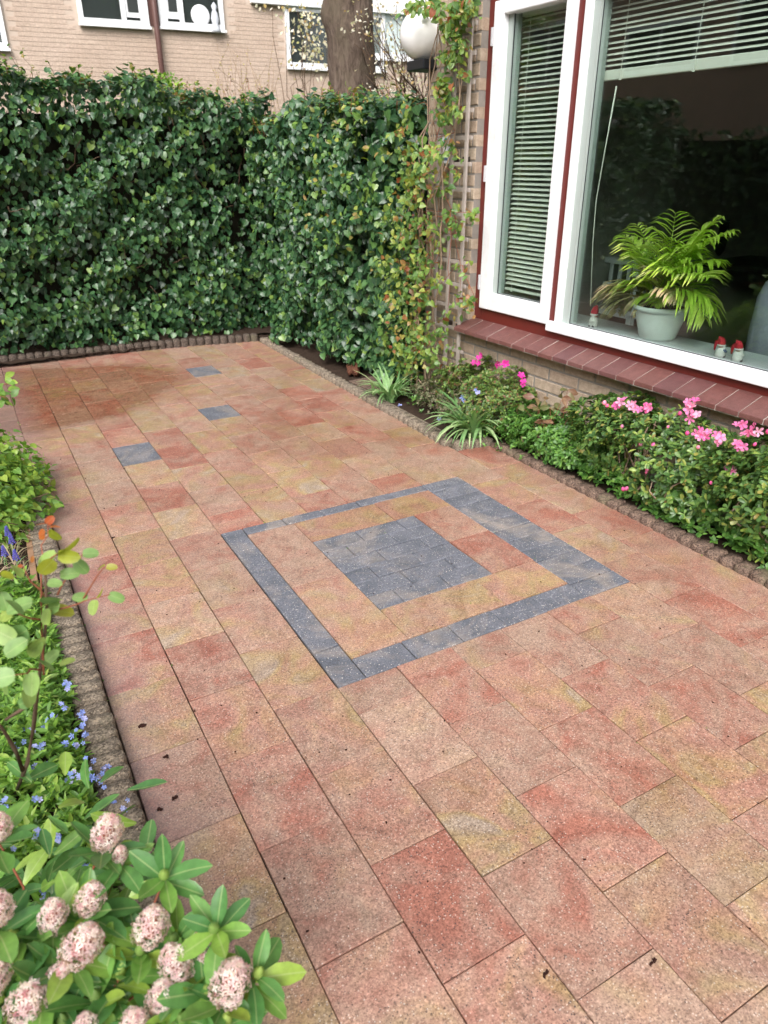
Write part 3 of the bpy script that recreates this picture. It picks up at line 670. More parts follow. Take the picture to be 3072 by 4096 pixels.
# room
rm = QB(); rm.box(8.2, 8.3, -3.8, 3.65, 0, 2.6); rm.box(2.94, 8.3, 3.55, 3.64, 0, 2.6); rm.box(2.94, 8.3, -3.8, -3.7, 0, 2.6); rm.box(2.94, 8.3, -3.8, 3.65, 2.6, 2.7)
link('room_wall', rm.mesh('room_wall', M['room']), None, house); hb('room_floor', 2.94, 8.3, -3.8, 3.65, -.02, .02, M['roomf'])
hb('window_board', 2.80, 3.02, WA0, 3.44, .600, .630, M['board'], house, .004)

# venetian blinds (hang inside the glass)
def blind(name, a0, a1, zb, zt, pitch, label, rail, cords):
    o = empty(name, hw((a0 + a1) / 2, 2.815, zt), math.atan2(HN[1], HN[0]), label, 'venetian blind')
    n = int((zt - zb - rail) / pitch); w = a1 - a0; th = math.radians(27)
    V = []; 
    for i in range(4):
        t = -.0125 + .025 * i / 3; c = .0016 * (1 - (t / .0125) ** 2)
        V += [(t * math.cos(th) - c * math.sin(th), y, t * math.sin(th) + c * math.cos(th) + dz) for y in (-w / 2, w / 2) for dz in (0, .0009)]
    F = []
    for i in range(3):
        b = 4 * i; F += [(b + 1, b + 3, b + 7, b + 5), (b, b + 4, b + 6, b + 2)]
    F += [(0, 2, 3, 1), (12, 13, 15, 14)]
    me = bpy.data.meshes.new('slat'); me.from_pydata(V, [], F); me.materials.append(M['slat']); me.update()
    for i in range(n):
        s = link('slat', me, None, o); s.location = (0, 0, -pitch * (i + .6)); s.rotation_euler = (random.uniform(-.0015, .0015), random.uniform(-.03, .03), 0)
    box_obj('bottom_rail', (-.014, .014, -w / 2, w / 2, zb - zt, zb - zt + rail), M['slat'], o, .003)
    box_obj('head_rail', (-.015, .015, -w / 2, w / 2, 0, .025), M['slat'], o)
    for c in cords:
        q = QB(); q.tube([(-.016, c - (a0 + a1) / 2, 0), (-.016, c - (a0 + a1) / 2, zb - zt)], .0012, 5); link('cord', q.mesh('cord', M['slat']), None, o)
        box_obj('clip', (-.019, -.0155, c - (a0 + a1) / 2 - .006, c - (a0 + a1) / 2 + .006, zb - zt - .004, zb - zt + rail), M['slat'], o)
    return o
blind('venetian_blind', 2.868, 3.285, .727, 2.03, .0245, 'lowered cream venetian blind behind the narrow casement window', .012, (3.22, 2.93))
blind('venetian_blind', WA0 + .14, 2.735, 1.714, 2.045, .0215, 'half raised cream venetian blind in the wide window', .040, (2.60, 2.22, 1.3, .4))
# pull cord of the wide blind
cp = [hp(2466, 345, 2.80), hp(2420, 600, 2.82), hp(2385, 800, 2.83), hp(2372, 960, 2.83), hp(2362, 1225, 2.83)]
o = empty('blind_pull_cord', cp[0], 0, 'long beige pull cord hanging down inside the wide window', 'cord'); twigs(o, [cp], .0035, M['slat'], 'cord')

# ---- things on the window board
def put_lathe(name, prof, mat, parent, loc=(0, 0, 0), seg=28, smooth=True):
    V, F = lathe(prof, seg); q = QB(); q.add(V, F); me = q.mesh(name, mat, smooth); o = link(name, me, None, parent); o.location = loc; return o
PC = hw(2.262, 2.895, .631)
palm = empty('potted_palm', PC, 0, 'yellowing parlour palm in a pale green plastic pot on the window board', 'potted plant')
put_lathe('pot', [(0, 0), (.078, 0), (.085, .01), (.100, .06), (.116, .12), (.120, .132), (.127, .134), (.128, .152), (.122, .154), (.116, .140), (.0, .136)], M['pot'], palm)
put_lathe('potting_soil', [(0, .141), (.115, .1405)], M['soil'], palm)
def frond(start, direction, L, mat, droop=.9, nl=20, lw=.42, parent=palm):
    d = unit(np.array(direction, float)); g = np.array([0, 0, -1.]); P = [np.array(start, float)]; v = d.copy(); N = 16
    for i in range(N):
        v = unit(v + g * droop * .11 * (i / N + .25)); P.append(P[-1] + v * L / N)
    P = np.array(P); q = QB(); q.tube(P, list(np.linspace(.003, .0009, len(P))), 5)
    im = PC
    V = []; F = []; A = []; X = []
    side0 = unit(np.cross(d, (0, 0, 1)) + 1e-6)
    for i in range(nl):
        t = .34 + .66 * i / (nl - 1); j = t * N; k = min(int(j), N - 1); base = P[k] + (P[k + 1] - P[k]) * (j - k); tang = unit(P[min(k + 1, N)] - P[k])
        ll = min(L, .34) * lw * math.sin(math.pi * (.18 + .76 * t)) ** .8 * rng.uniform(.85, 1.1)
        for s in (-1, 1):
            sd_ = unit(side0 * s * rng.uniform(.85, 1.1) + tang * rng.uniform(.5, .9) + np.array([0, 0, rng.uniform(-.25, .15)]))
            up = unit(np.cross(np.cross(sd_, (0, 0, 1)), sd_) + 1e-6); n0 = len(V); ac = unit(np.cross(sd_, up)); w = .0085
            for (yy, ww, zz) in ((0, .4, 0), (.35, 1, .03), (.7, .8, -.05), (1, .05, -.30)):
                for e in (-1, 0, 1): V.append(base + sd_ * ll * yy + np.array([0, 0, 1.]) * ll * zz + ac * e * w * ww + up * abs(e) * w * .5 * ww); X.append(e * .3); A.append(0)
            r = rng.random()
            for e in range(12): A[n0 + e] = r * .6
            for b in range(3):
                a = n0 + 3 * b
                F += [(a, a + 1, a + 4), (a, a + 4, a + 3), (a + 1, a + 2, a + 5), (a + 1, a + 5, a + 4)]
    o = link('frond', tri_mesh('frond', V, F, mat, {'rnd': A, 'lx': X}, True), None, parent)
    link('rachis', q.mesh('rachis', mat, True), None, o)
def fp(px, py, d): return hp(px, py, d) - PC
base = [(0, 0, .14), (.02, .02, .14), (-.03, .01, .14), (.01, -.04, .14), (-.01, .04, .14)]
for (px, py, d, m, dr) in [(2900, 915, 2.95, 'palm', .6), (2850, 880, 3.0, 'palm', .5), (2520, 930, 2.86, 'palm', .8), (2560, 900, 2.98, 'palm', .5), (2700, 870, 2.93, 'palm', .5), (2860, 1020, 2.92, 'palm', .8), (2840, 1080, 2.84, 'palm', .8),
        (2530, 1010, 2.84, 'palm', .7), (2890, 1200, 2.95, 'palm', 1.5), (2870, 1270, 2.90, 'palm', 1.8), (2480, 1120, 2.84, 'palm', 1.1), (2540, 1190, 2.82, 'palm', 1.3), (2620, 1190, 2.79, 'palm', 1.6), (2720, 1160, 2.79, 'palmd', 1.2),
        (2440, 1150, 2.88, 'palmd', 1.2), (2500, 1240, 2.84, 'palmd', 1.5), (2420, 1180, 2.86, 'palmd', 1.0), (2460, 1310, 2.88, 'palmd', 1.6), (2545, 1300, 2.84, 'palmd', 1.8), (2610, 1060, 2.80, 'palmd', .9), (2760, 980, 2.84, 'palm', .6), (2660, 960, 2.82, 'palm', .7), (2600, 980, 2.95, 'palm', .6), (2800, 950, 3.0, 'palm', .6), (2700, 1050, 2.80, 'palm', .9)]:
    tip = fp(px, py, d); b0 = np.array(random.choice(base)); v = tip - b0; L = np.linalg.norm(v) * 1.04
    dirv = unit(v) + np.array([0, 0, .55 * dr + .25]); frond(b0, dirv, L, M[m], dr + .35, 15, .60)
def gnome(px, py, lab, face, hat=1.0):
    P = hp(px, py, 2.825); P = np.array([P[0], P[1], .631]); o = empty('gnome_figurine', P, face, lab, 'figurine')
    put_lathe('body', [(0, 0), (.019, 0), (.021, .01), (.019, .028), (.012, .040), (0, .043)], M['beard'], o, seg=14)
    put_lathe('head', [(0, .036), (.010, .039), (.0135, .049), (.011, .058), (0, .061)], M['skin'], o, seg=14)
    q = QB(); q.tube([(0, 0, .050), (-.002, 0, .062), (-.006, 0, .074), (-.014, 0, .078), (-.022, 0, .066), (-.025, 0, .045), (-.025, 0, .026)], [.0165, .0165, .013, .010, .008, .006, .003], 10)
    link('cap', q.mesh('cap', M['redcap'], True), None, o)
    put_lathe('cap_trim', [(.0145, .047), (.018, .049), (.018, .053), (.0145, .055)], M['beard'], o, seg=14)
    q = QB(); q.tube([(.010, .010, .034), (.019, .008, .026), (.023, 0, .024)], .0045, 7); q.tube([(.010, -.010, .034), (.019, -.008, .026), (.023, 0, .024)], .0045, 7); link('arm', q.mesh('arm', M['bluecl'] if hat < 1.05 else M['beard'], True), None, o)
    put_lathe('beard', [(0, .026), (.008, .030), (.010, .040), (.006, .048), (0, .049)], M['beard'], o, (.008, 0, 0), seg=10)
    q = QB(); q.tube([(.012, .008, .001), (.022, .009, .004)], .005, 7); q.tube([(.012, -.008, .001), (.022, -.009, .004)], .005, 7); link('boot', q.mesh('boot', M['darkwood'], True), None, o)
    if hat > 1.2: o.scale = (1.1, 1.1, 1.2)
gnome(2372, 1295, 'small gnome in a tall red cap standing alone left of the palm pot', math.radians(200), 1.3)
gnome(2878, 1425, 'small gnome in red cap right of the palm holding a dark blue thing', math.radians(-60), 1.0)
gnome(2948, 1432, 'small gnome in red cap with white body, rightmost on the window board', math.radians(-60), 1.1)

# ---- furniture in the room
ch = empty('white_chair', hw(3.50, 4.05, .02), math.atan2(HN[1], HN[0]), 'pale painted slatted chair seen inside the room behind the glass', 'chair')
def cb(n, *b): box_obj(n, b, M['wchair'], ch, .004)
cb('leg', -.16, -.12, -.23, -.19, 0, .80); cb('leg', -.16, -.12, .19, .23, 0, .80); cb('leg', .24, .28, -.23, -.19, 0, .42); cb('leg', .24, .28, .19, .23, 0, .42)
cb('seat', -.16, .28, -.23, .23, .42, .45); cb('top_rail', -.165, -.115, -.25, .25, .755, .79); cb('lower_rail', -.155, -.125, -.19, .19, .60, .63)
for k in range(5): cb('slat', -.148, -.132, -.16 + .075 * k, -.135 + .075 * k, .63, .755)
def blob(name, pts, mat, parent):       # lumpy cushion: grid of x,y,z radii spheres joined into one hull-like mesh
    V = []; F = []; 
    (cx, cy, cz), (rx, ry, rz) = pts; nu, nv = 24, 14
    for j in range(nv + 1):
        ph = math.pi * j / nv
        for i in range(nu):
            th = 2 * math.pi * i / nu; e = .55
            f = lambda c: math.copysign(abs(c) ** e, c)
            V.append((cx + rx * f(math.sin(ph)) * f(math.cos(th)) * (1 + .03 * math.sin(5 * th + 3 * ph)), cy + ry * f(math.sin(ph)) * f(math.sin(th)), cz + rz * f(math.cos(ph)) * (1 + .05 * math.sin(4 * th + j))))
    for j in range(nv):
        for i in range(nu): F.append((j * nu + i, (j + 1) * nu + i, (j + 1) * nu + (i + 1) % nu, j * nu + (i + 1) % nu))
    q = QB(); q.add(V, F); link(name, q.mesh(name, mat, True), None, parent)
ac = empty('armchair', hw(1.55, 3.55, .02), math.atan2(HN[1], HN[0]) + .25, 'dark grey upholstered armchair inside, right of the palm', 'armchair')
blob('seat', ((.05, 0, .38), (.36, .34, .10)), M['fabric'], ac); blob('backrest', ((-.22, .05, .66), (.15, .46, .36)), M['fabric'], ac)
blob('armrest', ((.05, .40, .50), (.36, .10, .20)), M['fabric'], ac); blob('armrest', ((.05, -.40, .50), (.36, .10, .20)), M['fabric'], ac)
for sx in (-.3, .3):
    for sy in (-.35, .35): box_obj('leg', (sx - .03, sx + .03, sy - .03, sy + .03, 0, .3), M['darkwood'], ac)
cab = empty('side_table', hw(3.25, 5.2, .02), math.atan2(HN[1], HN[0]), 'dark wooden side table deep in the room', 'table')
box_obj('table_top', (-.3, .3, -.5, .5, .66, .70), M['darkwood'], cab, .004)
for sx in (-.27, .23):
    for sy in (-.47, .43): box_obj('leg', (sx, sx + .04, sy, sy + .04, 0, .66), M['darkwood'], cab)
vs_ = empty('vase', hw(3.62, 5.1, .72), 0, 'dark grey vase standing on the side table inside', 'vase')
put_lathe('vase_body', [(0, 0), (.06, 0), (.09, .06), (.10, .16), (.085, .24), (.09, .27), (.08, .27), (.07, .2), (0, .02)], M['darkgl'], vs_)
pic = empty('picture', hw(2.4, 8.19, 1.5), math.atan2(HN[1], HN[0]), 'dark framed picture on the back wall of the room', 'picture')
box_obj('picture_frame', (-.03, 0, -.4, .4, -.5, .5), M['darkwood'], pic, .004); box_obj('canvas', (-.034, -.0305, -.35, .35, -.45, .45), M['darkgl'], pic)

#@@OUT
# ================================================================== BACKGROUND BUILDINGS
TH = math.radians(-5.0); FD = np.array([math.cos(TH), math.sin(TH), 0]); FNn = np.array([-math.sin(TH), math.cos(TH), 0]); FO = np.array([3.0, 14.5, 0])
far = empty('apartment_block', FO, TH, 'long pinkish brick building with white framed windows behind the hedge', 'building')
def fs(px, py):
    r = ray(px, py); t = ((FO - C0) @ FNn) / (r @ FNn); P = C0 + r * t - FO; return P @ FD, P[2]
def fb(name, x0, x1, y0, y1, z0, z1, mat, parent=far, bevel=0): return box_obj(name, (x0, x1, y0, y1, z0, z1), mat, parent, bevel)
box_obj('wall', (-9, 12, .0055, 8, -.1, 6.5), M['fmortar'], far)
q = QB(); q.add([(-9.4, -.4, 6.4), (12.4, -.4, 6.4), (12.4, 8.4, 6.4), (-9.4, 8.4, 6.4), (-9.4, 4, 9), (12.4, 4, 9)], [(0, 1, 5, 4), (2, 3, 4, 5), (0, 4, 3, 3), (1, 2, 5, 5), (3, 2, 1, 0)]); link('roof', q.mesh('roof', M['roof']), None, far)
WINS = []
def fwindow(l, r, b, t, subs, mat='fwin'):   # s extents, z extents, list of mullion positions
    WINS.append((l - .03, r + .03, b - .03, t + .03)); w = .075
    q = QB(); q.box(l, r, -.05, .06, b, b + w); q.box(l, r, -.05, .06, t - w, t); q.box(l, l + w, -.0495, .06, b + w, t - w); q.box(r - w, r, -.0495, .06, b + w, t - w)
    for m in subs: q.box(m - w / 2, m + w / 2, -.048, .06, b + w, t - w)
    o = link('window', q.mesh('window', M['white']), None, far)
    box_obj('pane', (l + w, r - w, -.004, .000, b + w, t - w), M['glass'], o)
    box_obj('room_behind', (l + w, r - w, .004, .011, b + w, t - w), M[mat], o)
    box_obj('window_ledge', (l - .02, r + .02, -.09, -.02, b - .04, b - .002), M['white'], o); return o
s0, z0_ = fs(30, 195); fwindow(s0 - 1.6, s0 + .02, z0_, z0_ + 1.3, [s0 - .8])
s1, zb = fs(318, 92); s2, _ = fs(612, 100); w1 = fwindow(s1, s2 - .06, zb, zb + 1.3, [fs(498, 90)[0], fs(572, 90)[0]])
box_obj('casement', (fs(508, 80)[0], fs(566, 80)[0], -.03, -.012, zb + .12, zb + 1.15), M['white'], w1); box_obj('pane', (fs(516, 80)[0], fs(558, 80)[0], -.036, -.031, zb + .19, zb + 1.08), M['fwin'], w1)
s3, _ = fs(640, 100); s4, zb2 = fs(898, 123); w2 = fwindow(s3, s4, zb2, zb2 + 1.3, [fs(662, 90)[0], fs(728, 90)[0]])
box_obj('casement', (fs(668, 80)[0], fs(722, 80)[0], -.03, -.012, zb2 + .12, zb2 + 1.15), M['white'], w2); box_obj('pane', (fs(678, 80)[0], fs(712, 80)[0], -.036, -.031, zb2 + .22, zb2 + 1.05), M['fwin'], w2)
ps, pz = fs(800, 64)
q = QB(); V, F = lathe([(0, 0), (.12, 0), (.16, .02), (.155, .035), (.11, .02), (0, .015)], 24); V = V[:, [0, 2, 1]] * [1, -1, 1] + [ps, -.012, pz]; q.add(V, F); link('round_dish', q.mesh('round_dish', M['white'], True), None, w2)
fgx, fgz = fs(858, 88); put_lathe('ornament', [(0, 0), (.09, 0), (.07, .06), (.05, .12), (.07, .2), (.05, .28), (.03, .32), (.05, .38), (0, .44)], M['fcurt'], w2, (fgx, -.06, fgz - .16), 12)
s5, zb3 = fs(1148, 268); w3 = fwindow(s5, s5 + 1.95, zb3, fs(1150, 24)[1], [s5 + 1.35])
s7, zb4 = fs(1490, 232); w4 = fwindow(s7 - .15, s7 + 1.6, zb4, zb4 + 1.2, [s7 + .75], 'white')
sx0, zf = fs(1000, 14); fb('fascia', sx0, 12, -.12, .0, zf, zf + .24, M['white']); WINS.append((sx0, 12, zf, zf + .24))
fb('fascia', -9, sx0 - .001, -.05, 0.0, 6.1, 6.4, M['white'])
ps0, _ = fs(612, 20); q = QB(); q.tube([(ps0, -.10, 6.2), (ps0, -.10, -.1)], .045, 10); link('drainpipe', q.mesh('drainpipe', M['pipe'], True), None, far)
fb('panel', ps0 - .10, ps0 + .10, -.012, -.002, zb + .02, zb + 1.3, M['pipe'])
restb = QB(); nf = 0; me_f = {}
PB, CB = .22, .065
for i in range(20, 100):
    z0 = i * CB; off = -9 + (PB / 2 if i % 2 else 0)
    for k in range(int(21 / PB)):
        a0 = off + k * PB; a1 = a0 + PB - .012
        if any(a1 > w[0] + .01 and a0 < w[1] - .01 and z0 + CB > w[2] and z0 < w[3] for w in WINS): continue
        if z0 > 4.6: 
            continue
        if -1.7 < a0 < 2.3 and 2.25 < z0 < 3.4 and nf < 290:
            if not me_f:
                qq = QB(); qq.box(0, PB - .012, 0, .02, 0, CB - .011); me_f[0] = qq.mesh('brick', M['fbrick'])
            o = link('brick', me_f[0], None, far); o.location = (a0, random.uniform(-.0015, .0005), z0); nf += 1
        elif -6 < a0 < 9: restb.box(a0, a1, 0, .02, z0, z0 + CB - .011, random.random())
o = link('brickwork', restb.mesh('brickwork', M['fbrick']), None, far); o['kind'] = 'stuff'

# house across the garden, seen only as a reflection in the glass
def simple_house(name, x, y, w, d, h, rz, lab, wins):
    o = empty(name, (x, y, 0), rz, lab, 'house')
    box_obj('wall', (-w / 2, w / 2, -d / 2, d / 2, -.1, h), M['obrick'], o)
    q = QB(); q.add([(-w / 2 - .3, -d / 2 - .4, h - .1), (w / 2 + .3, -d / 2 - .4, h - .1), (w / 2 + .3, d / 2 + .4, h - .1), (-w / 2 - .3, d / 2 + .4, h - .1), (-w / 2 - .3, 0, h + 3.2), (w / 2 + .3, 0, h + 3.2)], [(0, 1, 5, 4), (2, 3, 4, 5), (0, 4, 3, 3), (1, 2, 5, 5), (3, 2, 1, 0)])
    link('roof', q.mesh('roof', M['roof']), None, o)
    for (u, z, ww, hh) in wins:
        wd = box_obj('window', (u - ww / 2, u + ww / 2, -d / 2 - .06, -d / 2 - .001, z, z + hh), M['white'], o)
        box_obj('pane', (u - ww / 2 + .1, u - .05, -d / 2 - .075, -d / 2 - .062, z + .1, z + hh - .1), M['fwin'], wd)
        box_obj('pane', (u + .05, u + ww / 2 - .1, -d / 2 - .075, -d / 2 - .062, z + .1, z + hh - .1), M['fwin'], wd)
    box_obj('gutter', (-w / 2 - .3, w / 2 + .3, -d / 2 - .5, -d / 2 - .38, h - .12, h - .02), M['white'], o)
simple_house('row_house', -15, 3.0, 46, 8, 5.6, math.radians(90), 'dark red brick row house across the garden reflected in the window', [(-9, 3.2, 2.2, 1.3), (-5, 3.2, 2.0, 1.3), (-1, 3.2, 2.2, 1.3), (3, 3.2, 2.2, 1.3), (7.5, 3.2, 2.0, 1.3), (-6.5, .9, 2.4, 1.4), (.5, .9, 2.4, 1.4), (6, .9, 2.2, 1.4), (10.4, 3.25, 2.1, 1.0), (14.1, 3.2, 1.7, 1.5), (18, 3.2, 2.2, 1.3), (12.5, .9, 2.2, 1.4)])

# ================================================================== HEDGES
def hedge_cloud(n, sample, size, jit=.5, droop=.55):
    """sample(n) -> P, outward normal"""
    P, No = sample(n); N = unit(No + np.array([0, 0, .55]) + rng.normal(0, jit, (n, 3))); D = unit(np.cross(np.cross(N, np.array([0, 0, -1.]) + rng.normal(0, .5, (n, 3))), N))
    return P, D, N, rng.uniform(size[0], size[1], n)
def lump(u, v, seed=0):
    return .055 * np.sin(3.1 * u + 1.3 + seed) * np.sin(4.3 * v + .7 * seed) + .045 * np.sin(7.7 * u + 2.1 * v + seed) + .035 * np.sin(11. * v - 5. * u + 2 * seed) + .025 * np.sin(17 * u + 1.) * np.sin(15 * v)
def topz(x):  return 1.93 + .035 * np.sin(5 * x) + .03 * np.sin(13 * x + 1) - .10 * np.clip((x - 1.35) * 2.2, 0, 1)
bh = empty('ivy_hedge', (.3, 6.5, 0), 0, 'dense dark green ivy hedge closing the far end of the terrace', 'hedge')
q = QB(); q.box(-3.2, 2.8, 6.62, 7.0, 0, 1.72); ic = q.mesh('shade_core', M['core']); link('shade_core', ic, None, bh, loc=(-.3, -6.5, 0))  # solid dark box standing in for the hedge's shaded inside
cl = Cloud()
for (n, dp, sz, pr) in ((11200, 0.0, (.027, .061), 1.), (3800, .09, (.035, .06), 0.), (2800, .20, (.04, .06), 0), (3000, .33, (.045, .065), 0)):
    def smp(n):
        x = rng.uniform(-2.6, 2.5, n); z = rng.uniform(.03, 1, n) * topz(x)
        l = lump(x, z, 0); hole = (np.sin(4.1 * x + 2.2 * np.sin(2.7 * z)) * np.sin(5.3 * z + 1.9 * np.sin(3 * x)) > .50) | (np.sin(11 * x + 3 * np.sin(5 * z)) * np.sin(13 * z + 2.5 * np.sin(6 * x)) > .60)
        y = 6.22 - l + dp + rng.uniform(-.015, .05, n) + .10 * np.clip(z - 1.6, 0, 1) + hole * (.10 if dp < .1 else 0)
        keep = ~(hole & (rng.random(n) < .72) & (dp < .15))
        y = y + .10 * (x > 2.05) * 1.0
        return np.stack([x, y, z], 1)[keep], np.tile([0, -1., .15], (keep.sum(), 1))
    P, No = smp(n); m = len(P)
    N = unit(No * .8 + np.array([0, 0, .7]) + rng.normal(0, .45, (m, 3))); D = unit(np.array([0, 0, -1.]) + rng.normal(0, .55, (m, 3)))
    cl.add(P, D, N, rng.uniform(sz[0], sz[1], m), pr * (P[:, 0] > -.6) * (P[:, 0] < 2.0) * .5)
m = 3500; x = rng.uniform(-2.6, 2.5, m); P = np.stack([x, rng.uniform(6.2, 6.95, m), topz(x) + rng.normal(0, .03, m)], 1)
cl.add(P, unit(rng.normal(0, 1, (m, 3)) * [1, 1, .3]), unit(np.array([0, -.3, 1.]) + rng.normal(0, .35, (m, 3))), rng.uniform(.035, .06, m))
cl.build(bh, IVY, M['ivy'], 300, 'leaf', 'foliage', 3)
# fresh sprigs along the top
def sprigs(parent, pts, mat, tmpl, hgt, size, stemmat, seed=0, nl=7, nobj=0, nm='young_growth'):
    c = Cloud(); paths = []
    for p in pts:
        p = np.array(p); h = hgt * rng.uniform(.45, 1.2); tip = p + np.array([rng.normal(0, .25), rng.normal(0, .2), 1]) * h; pa = wig(p, tip, 5, .05); paths.append(pa)
        k = rng.integers(nl - 2, nl + 3); t = rng.uniform(.15, 1, k); B = np.array([np.array(pa)[min(int(a * 4), 3)] * (1 - (a * 4 - min(int(a * 4), 3))) + np.array(pa)[min(int(a * 4), 3) + 1] * (a * 4 - min(int(a * 4), 3)) for a in t])
        D = unit(rng.normal(0, 1, (k, 3)) * [1, 1, .4] + [0, 0, .45]); c.add(B, D, unit(np.array([0, -.3, 1.]) + rng.normal(0, .4, (k, 3))), size * rng.uniform(.6, 1.2, k))
    twigs(parent, paths, .0022, stemmat, 'stem', True); c.build(parent, tmpl, mat, nobj, 'leaf', nm, seed)
xs = rng.uniform(-1.2, 2.4, 190); sprigs(bh, [(a, rng.uniform(6.25, 6.7), topz(a) - .03) for a in xs], M['ivynew'], OVAL, .11, .036, M['twigred'])
xs = rng.uniform(-1.2, .9, 22); sprigs(bh, [(a, 6.35, topz(a) - .02) for a in xs], M['ivynew'], OVAL, .22, .035, M['twig'], 2, 8)
# a few bare stems showing in the hollows
twigs(bh, [wig((x, 6.36 + rng.uniform(0, .1), z), (x + rng.uniform(-.25, .25), 6.3, z + rng.uniform(-.05, .35)), 6, .07) for x, z in zip(rng.uniform(-.5, 2.2, 46), rng.uniform(.1, 1.6, 46))], .0045, M['twig'], 'stem', True)

rh = empty('ivy_hedge', (2.6, 5, 0), 0, 'shorter ivy hedge with yellow tips running from the corner to the rose trellis', 'hedge')
q = QB(); q.box(2.60, 3.2, 4.25, 6.6, 0, 1.55); link('shade_core', q.mesh('shade_core', M['core']), None, rh, loc=(-2.6, -5, 0))  # dark box in place of shade between the inner leaves
def topz2(y): return 1.70 + .05 * np.sin(4 * y) + .03 * np.sin(11 * y) - .06 * np.clip(y - 5.4, 0, 1)
cl = Cloud()
for (n, dp, sz, pr) in ((7200, 0.0, (.027, .060), 1.), (2600, .09, (.035, .06), 0.), (1700, .19, (.04, .06), 0), (1500, .30, (.045, .065), 0)):
    y = rng.uniform(4.0, 6.15, n); z = rng.uniform(.05, 1, n) * topz2(y); l = lump(y, z, 2.)
    hole = (np.sin(3.7 * y + 2 * np.sin(2.9 * z)) * np.sin(4.9 * z + 1.3 * np.sin(3 * y)) > .55) | (np.sin(11 * y + 3 * np.sin(5 * z)) * np.sin(13 * z + 2.5 * np.sin(6 * y)) > .60) | ((y > 5.80) & (y < 6.05))
    x = 2.245 - l + dp + rng.uniform(-.015, .05, n) + .08 * np.clip(z - 1.4, 0, 1) + hole * .12 + .16 * np.clip((4.5 - y) * 2, 0, 1)
    keep = ~(hole & (rng.random(n) < .72) & (dp < .15)); P = np.stack([x, y, z], 1)[keep]; m = len(P)
    cl.add(P, unit(np.array([0, 0, -1.]) + rng.normal(0, .55, (m, 3))), unit(np.array([-.8, -.35, .75]) + rng.normal(0, .45, (m, 3))), rng.uniform(sz[0], sz[1], m), pr * .5)
for (n, dp) in ((2600, 0.0), (1500, .1)):           # end facing the camera, behind the climbing rose
    x = rng.uniform(2.3, 3.2, n); z = rng.uniform(.05, 1, n) * 1.68; y = 4.12 + dp - lump(x, z, 4.) + rng.uniform(-.02, .05, n)
    cl.add(np.stack([x, y, z], 1), unit(np.array([0, 0, -1.]) + rng.normal(0, .55, (n, 3))), unit(np.array([-.3, -1., .5]) + rng.normal(0, .42, (n, 3))), rng.uniform(.038, .06, n))
m = 2400; y = rng.uniform(4.1, 6.6, m); P = np.stack([rng.uniform(2.28, 3.2, m), y, topz2(y) + rng.normal(0, .03, m)], 1)
cl.add(P, unit(rng.normal(0, 1, (m, 3)) * [1, 1, .3]), unit(np.array([-.2, -.3, 1.]) + rng.normal(0, .35, (m, 3))), rng.uniform(.035, .06, m))
cl.build(rh, IVY, M['ivy'], 300, 'leaf', 'foliage', 4)
ys = rng.uniform(4.1, 6.4, 150); sprigs(rh, [(rng.uniform(2.3, 2.9), a, topz2(a) - .04) for a in ys], M['ivynew'], OVAL, .13, .036, M['twigred'], 5)
n = 130; y = rng.uniform(4.1, 5.0, n); c = Cloud(); c.add(np.stack([2.17 + rng.normal(0, .03, n), y, rng.uniform(.9, 1.7, n)], 1), unit(rng.normal(0, 1, (n, 3))), unit(np.array([-1., -.3, .6]) + rng.normal(0, .4, (n, 3))), rng.uniform(.03, .045, n)); c.build(rh, OVAL, M['ivynew'], 0, 'leaf', 'young_growth', 6)

# ---- things beyond the hedge
def ball_bush(name, lab, cat, c, r, n, mat, tmpl, size, z0=0.0, nobj=0, seed=1, stems=7, stemmat='twig', up=.6):
    o = empty(name, (c[0], c[1], z0), 0, lab, cat)
    g = rng.normal(0, 1, (n, 3)); g = unit(g); g[:, 2] = np.where(g[:, 2] < -.3, -g[:, 2], g[:, 2]); rr = rng.uniform(.55, 1.0, n) ** .5 * (1 + .12 * np.sin(6 * g[:, 0] + 5 * g[:, 1]) + .1 * np.sin(9 * g[:, 2]))
    P = np.array(c) + g * rr[:, None] * np.array(r); cl = Cloud(); cl.add(P, unit(rng.normal(0, .8, (n, 3)) + g), unit(g + [0, 0, up] + rng.normal(0, .4, (n, 3))), rng.uniform(size[0], size[1], n))
    cl.build(o, tmpl, mat, nobj, 'leaf', 'foliage', seed)
    twigs(o, [wig((c[0], c[1], z0), np.array(c) + unit(rng.normal(0, 1, 3) + [0, 0, .8]) * np.array(r) * .8, 6, .05) for _ in range(stems)], .010, M[stemmat], 'stem', True); return o
ball_bush('lime_shrub', 'bright lime green shrub rising just above the back hedge', 'shrub', (1.80, 7.25, 1.62), (.36, .3, .40), 2600, M['lime'], OVAL, (.03, .05), seed=11)
fo = empty('budding_shrub', (3.35, 9.0, 0), 0, 'almost bare shrub with pale yellow buds behind the hedge', 'shrub')
paths = []; cl = Cloud()
for i in range(46):
    a = rng.uniform(0, 6.28); tip = np.array([3.35 + .5 * math.cos(a) * rng.uniform(.3, 1), 9 + .4 * math.sin(a), rng.uniform(2.0, 2.62)]); pa = wig((3.35, 9, .8), tip, 7, .04); paths.append(pa)
    k = 12; t = rng.uniform(.45, 1, k) * 5.99; B = np.array([pa[int(q_)] + (pa[min(int(q_) + 1, 6)] - pa[int(q_)]) * (q_ % 1) for q_ in t]); cl.add(B, unit(rng.normal(0, 1, (k, 3)) + [0, 0, .6]), unit(rng.normal(0, 1, (k, 3))), rng.uniform(.012, .028, k))
paths.append(wig((3.35, 9, 0), (3.35, 9, .85), 4, .02)); twigs(fo, paths, .006, M['twigpale'], 'branch', True); cl.build(fo, SMALL, M['bud'], 0, 'bud', 'buds', 9)

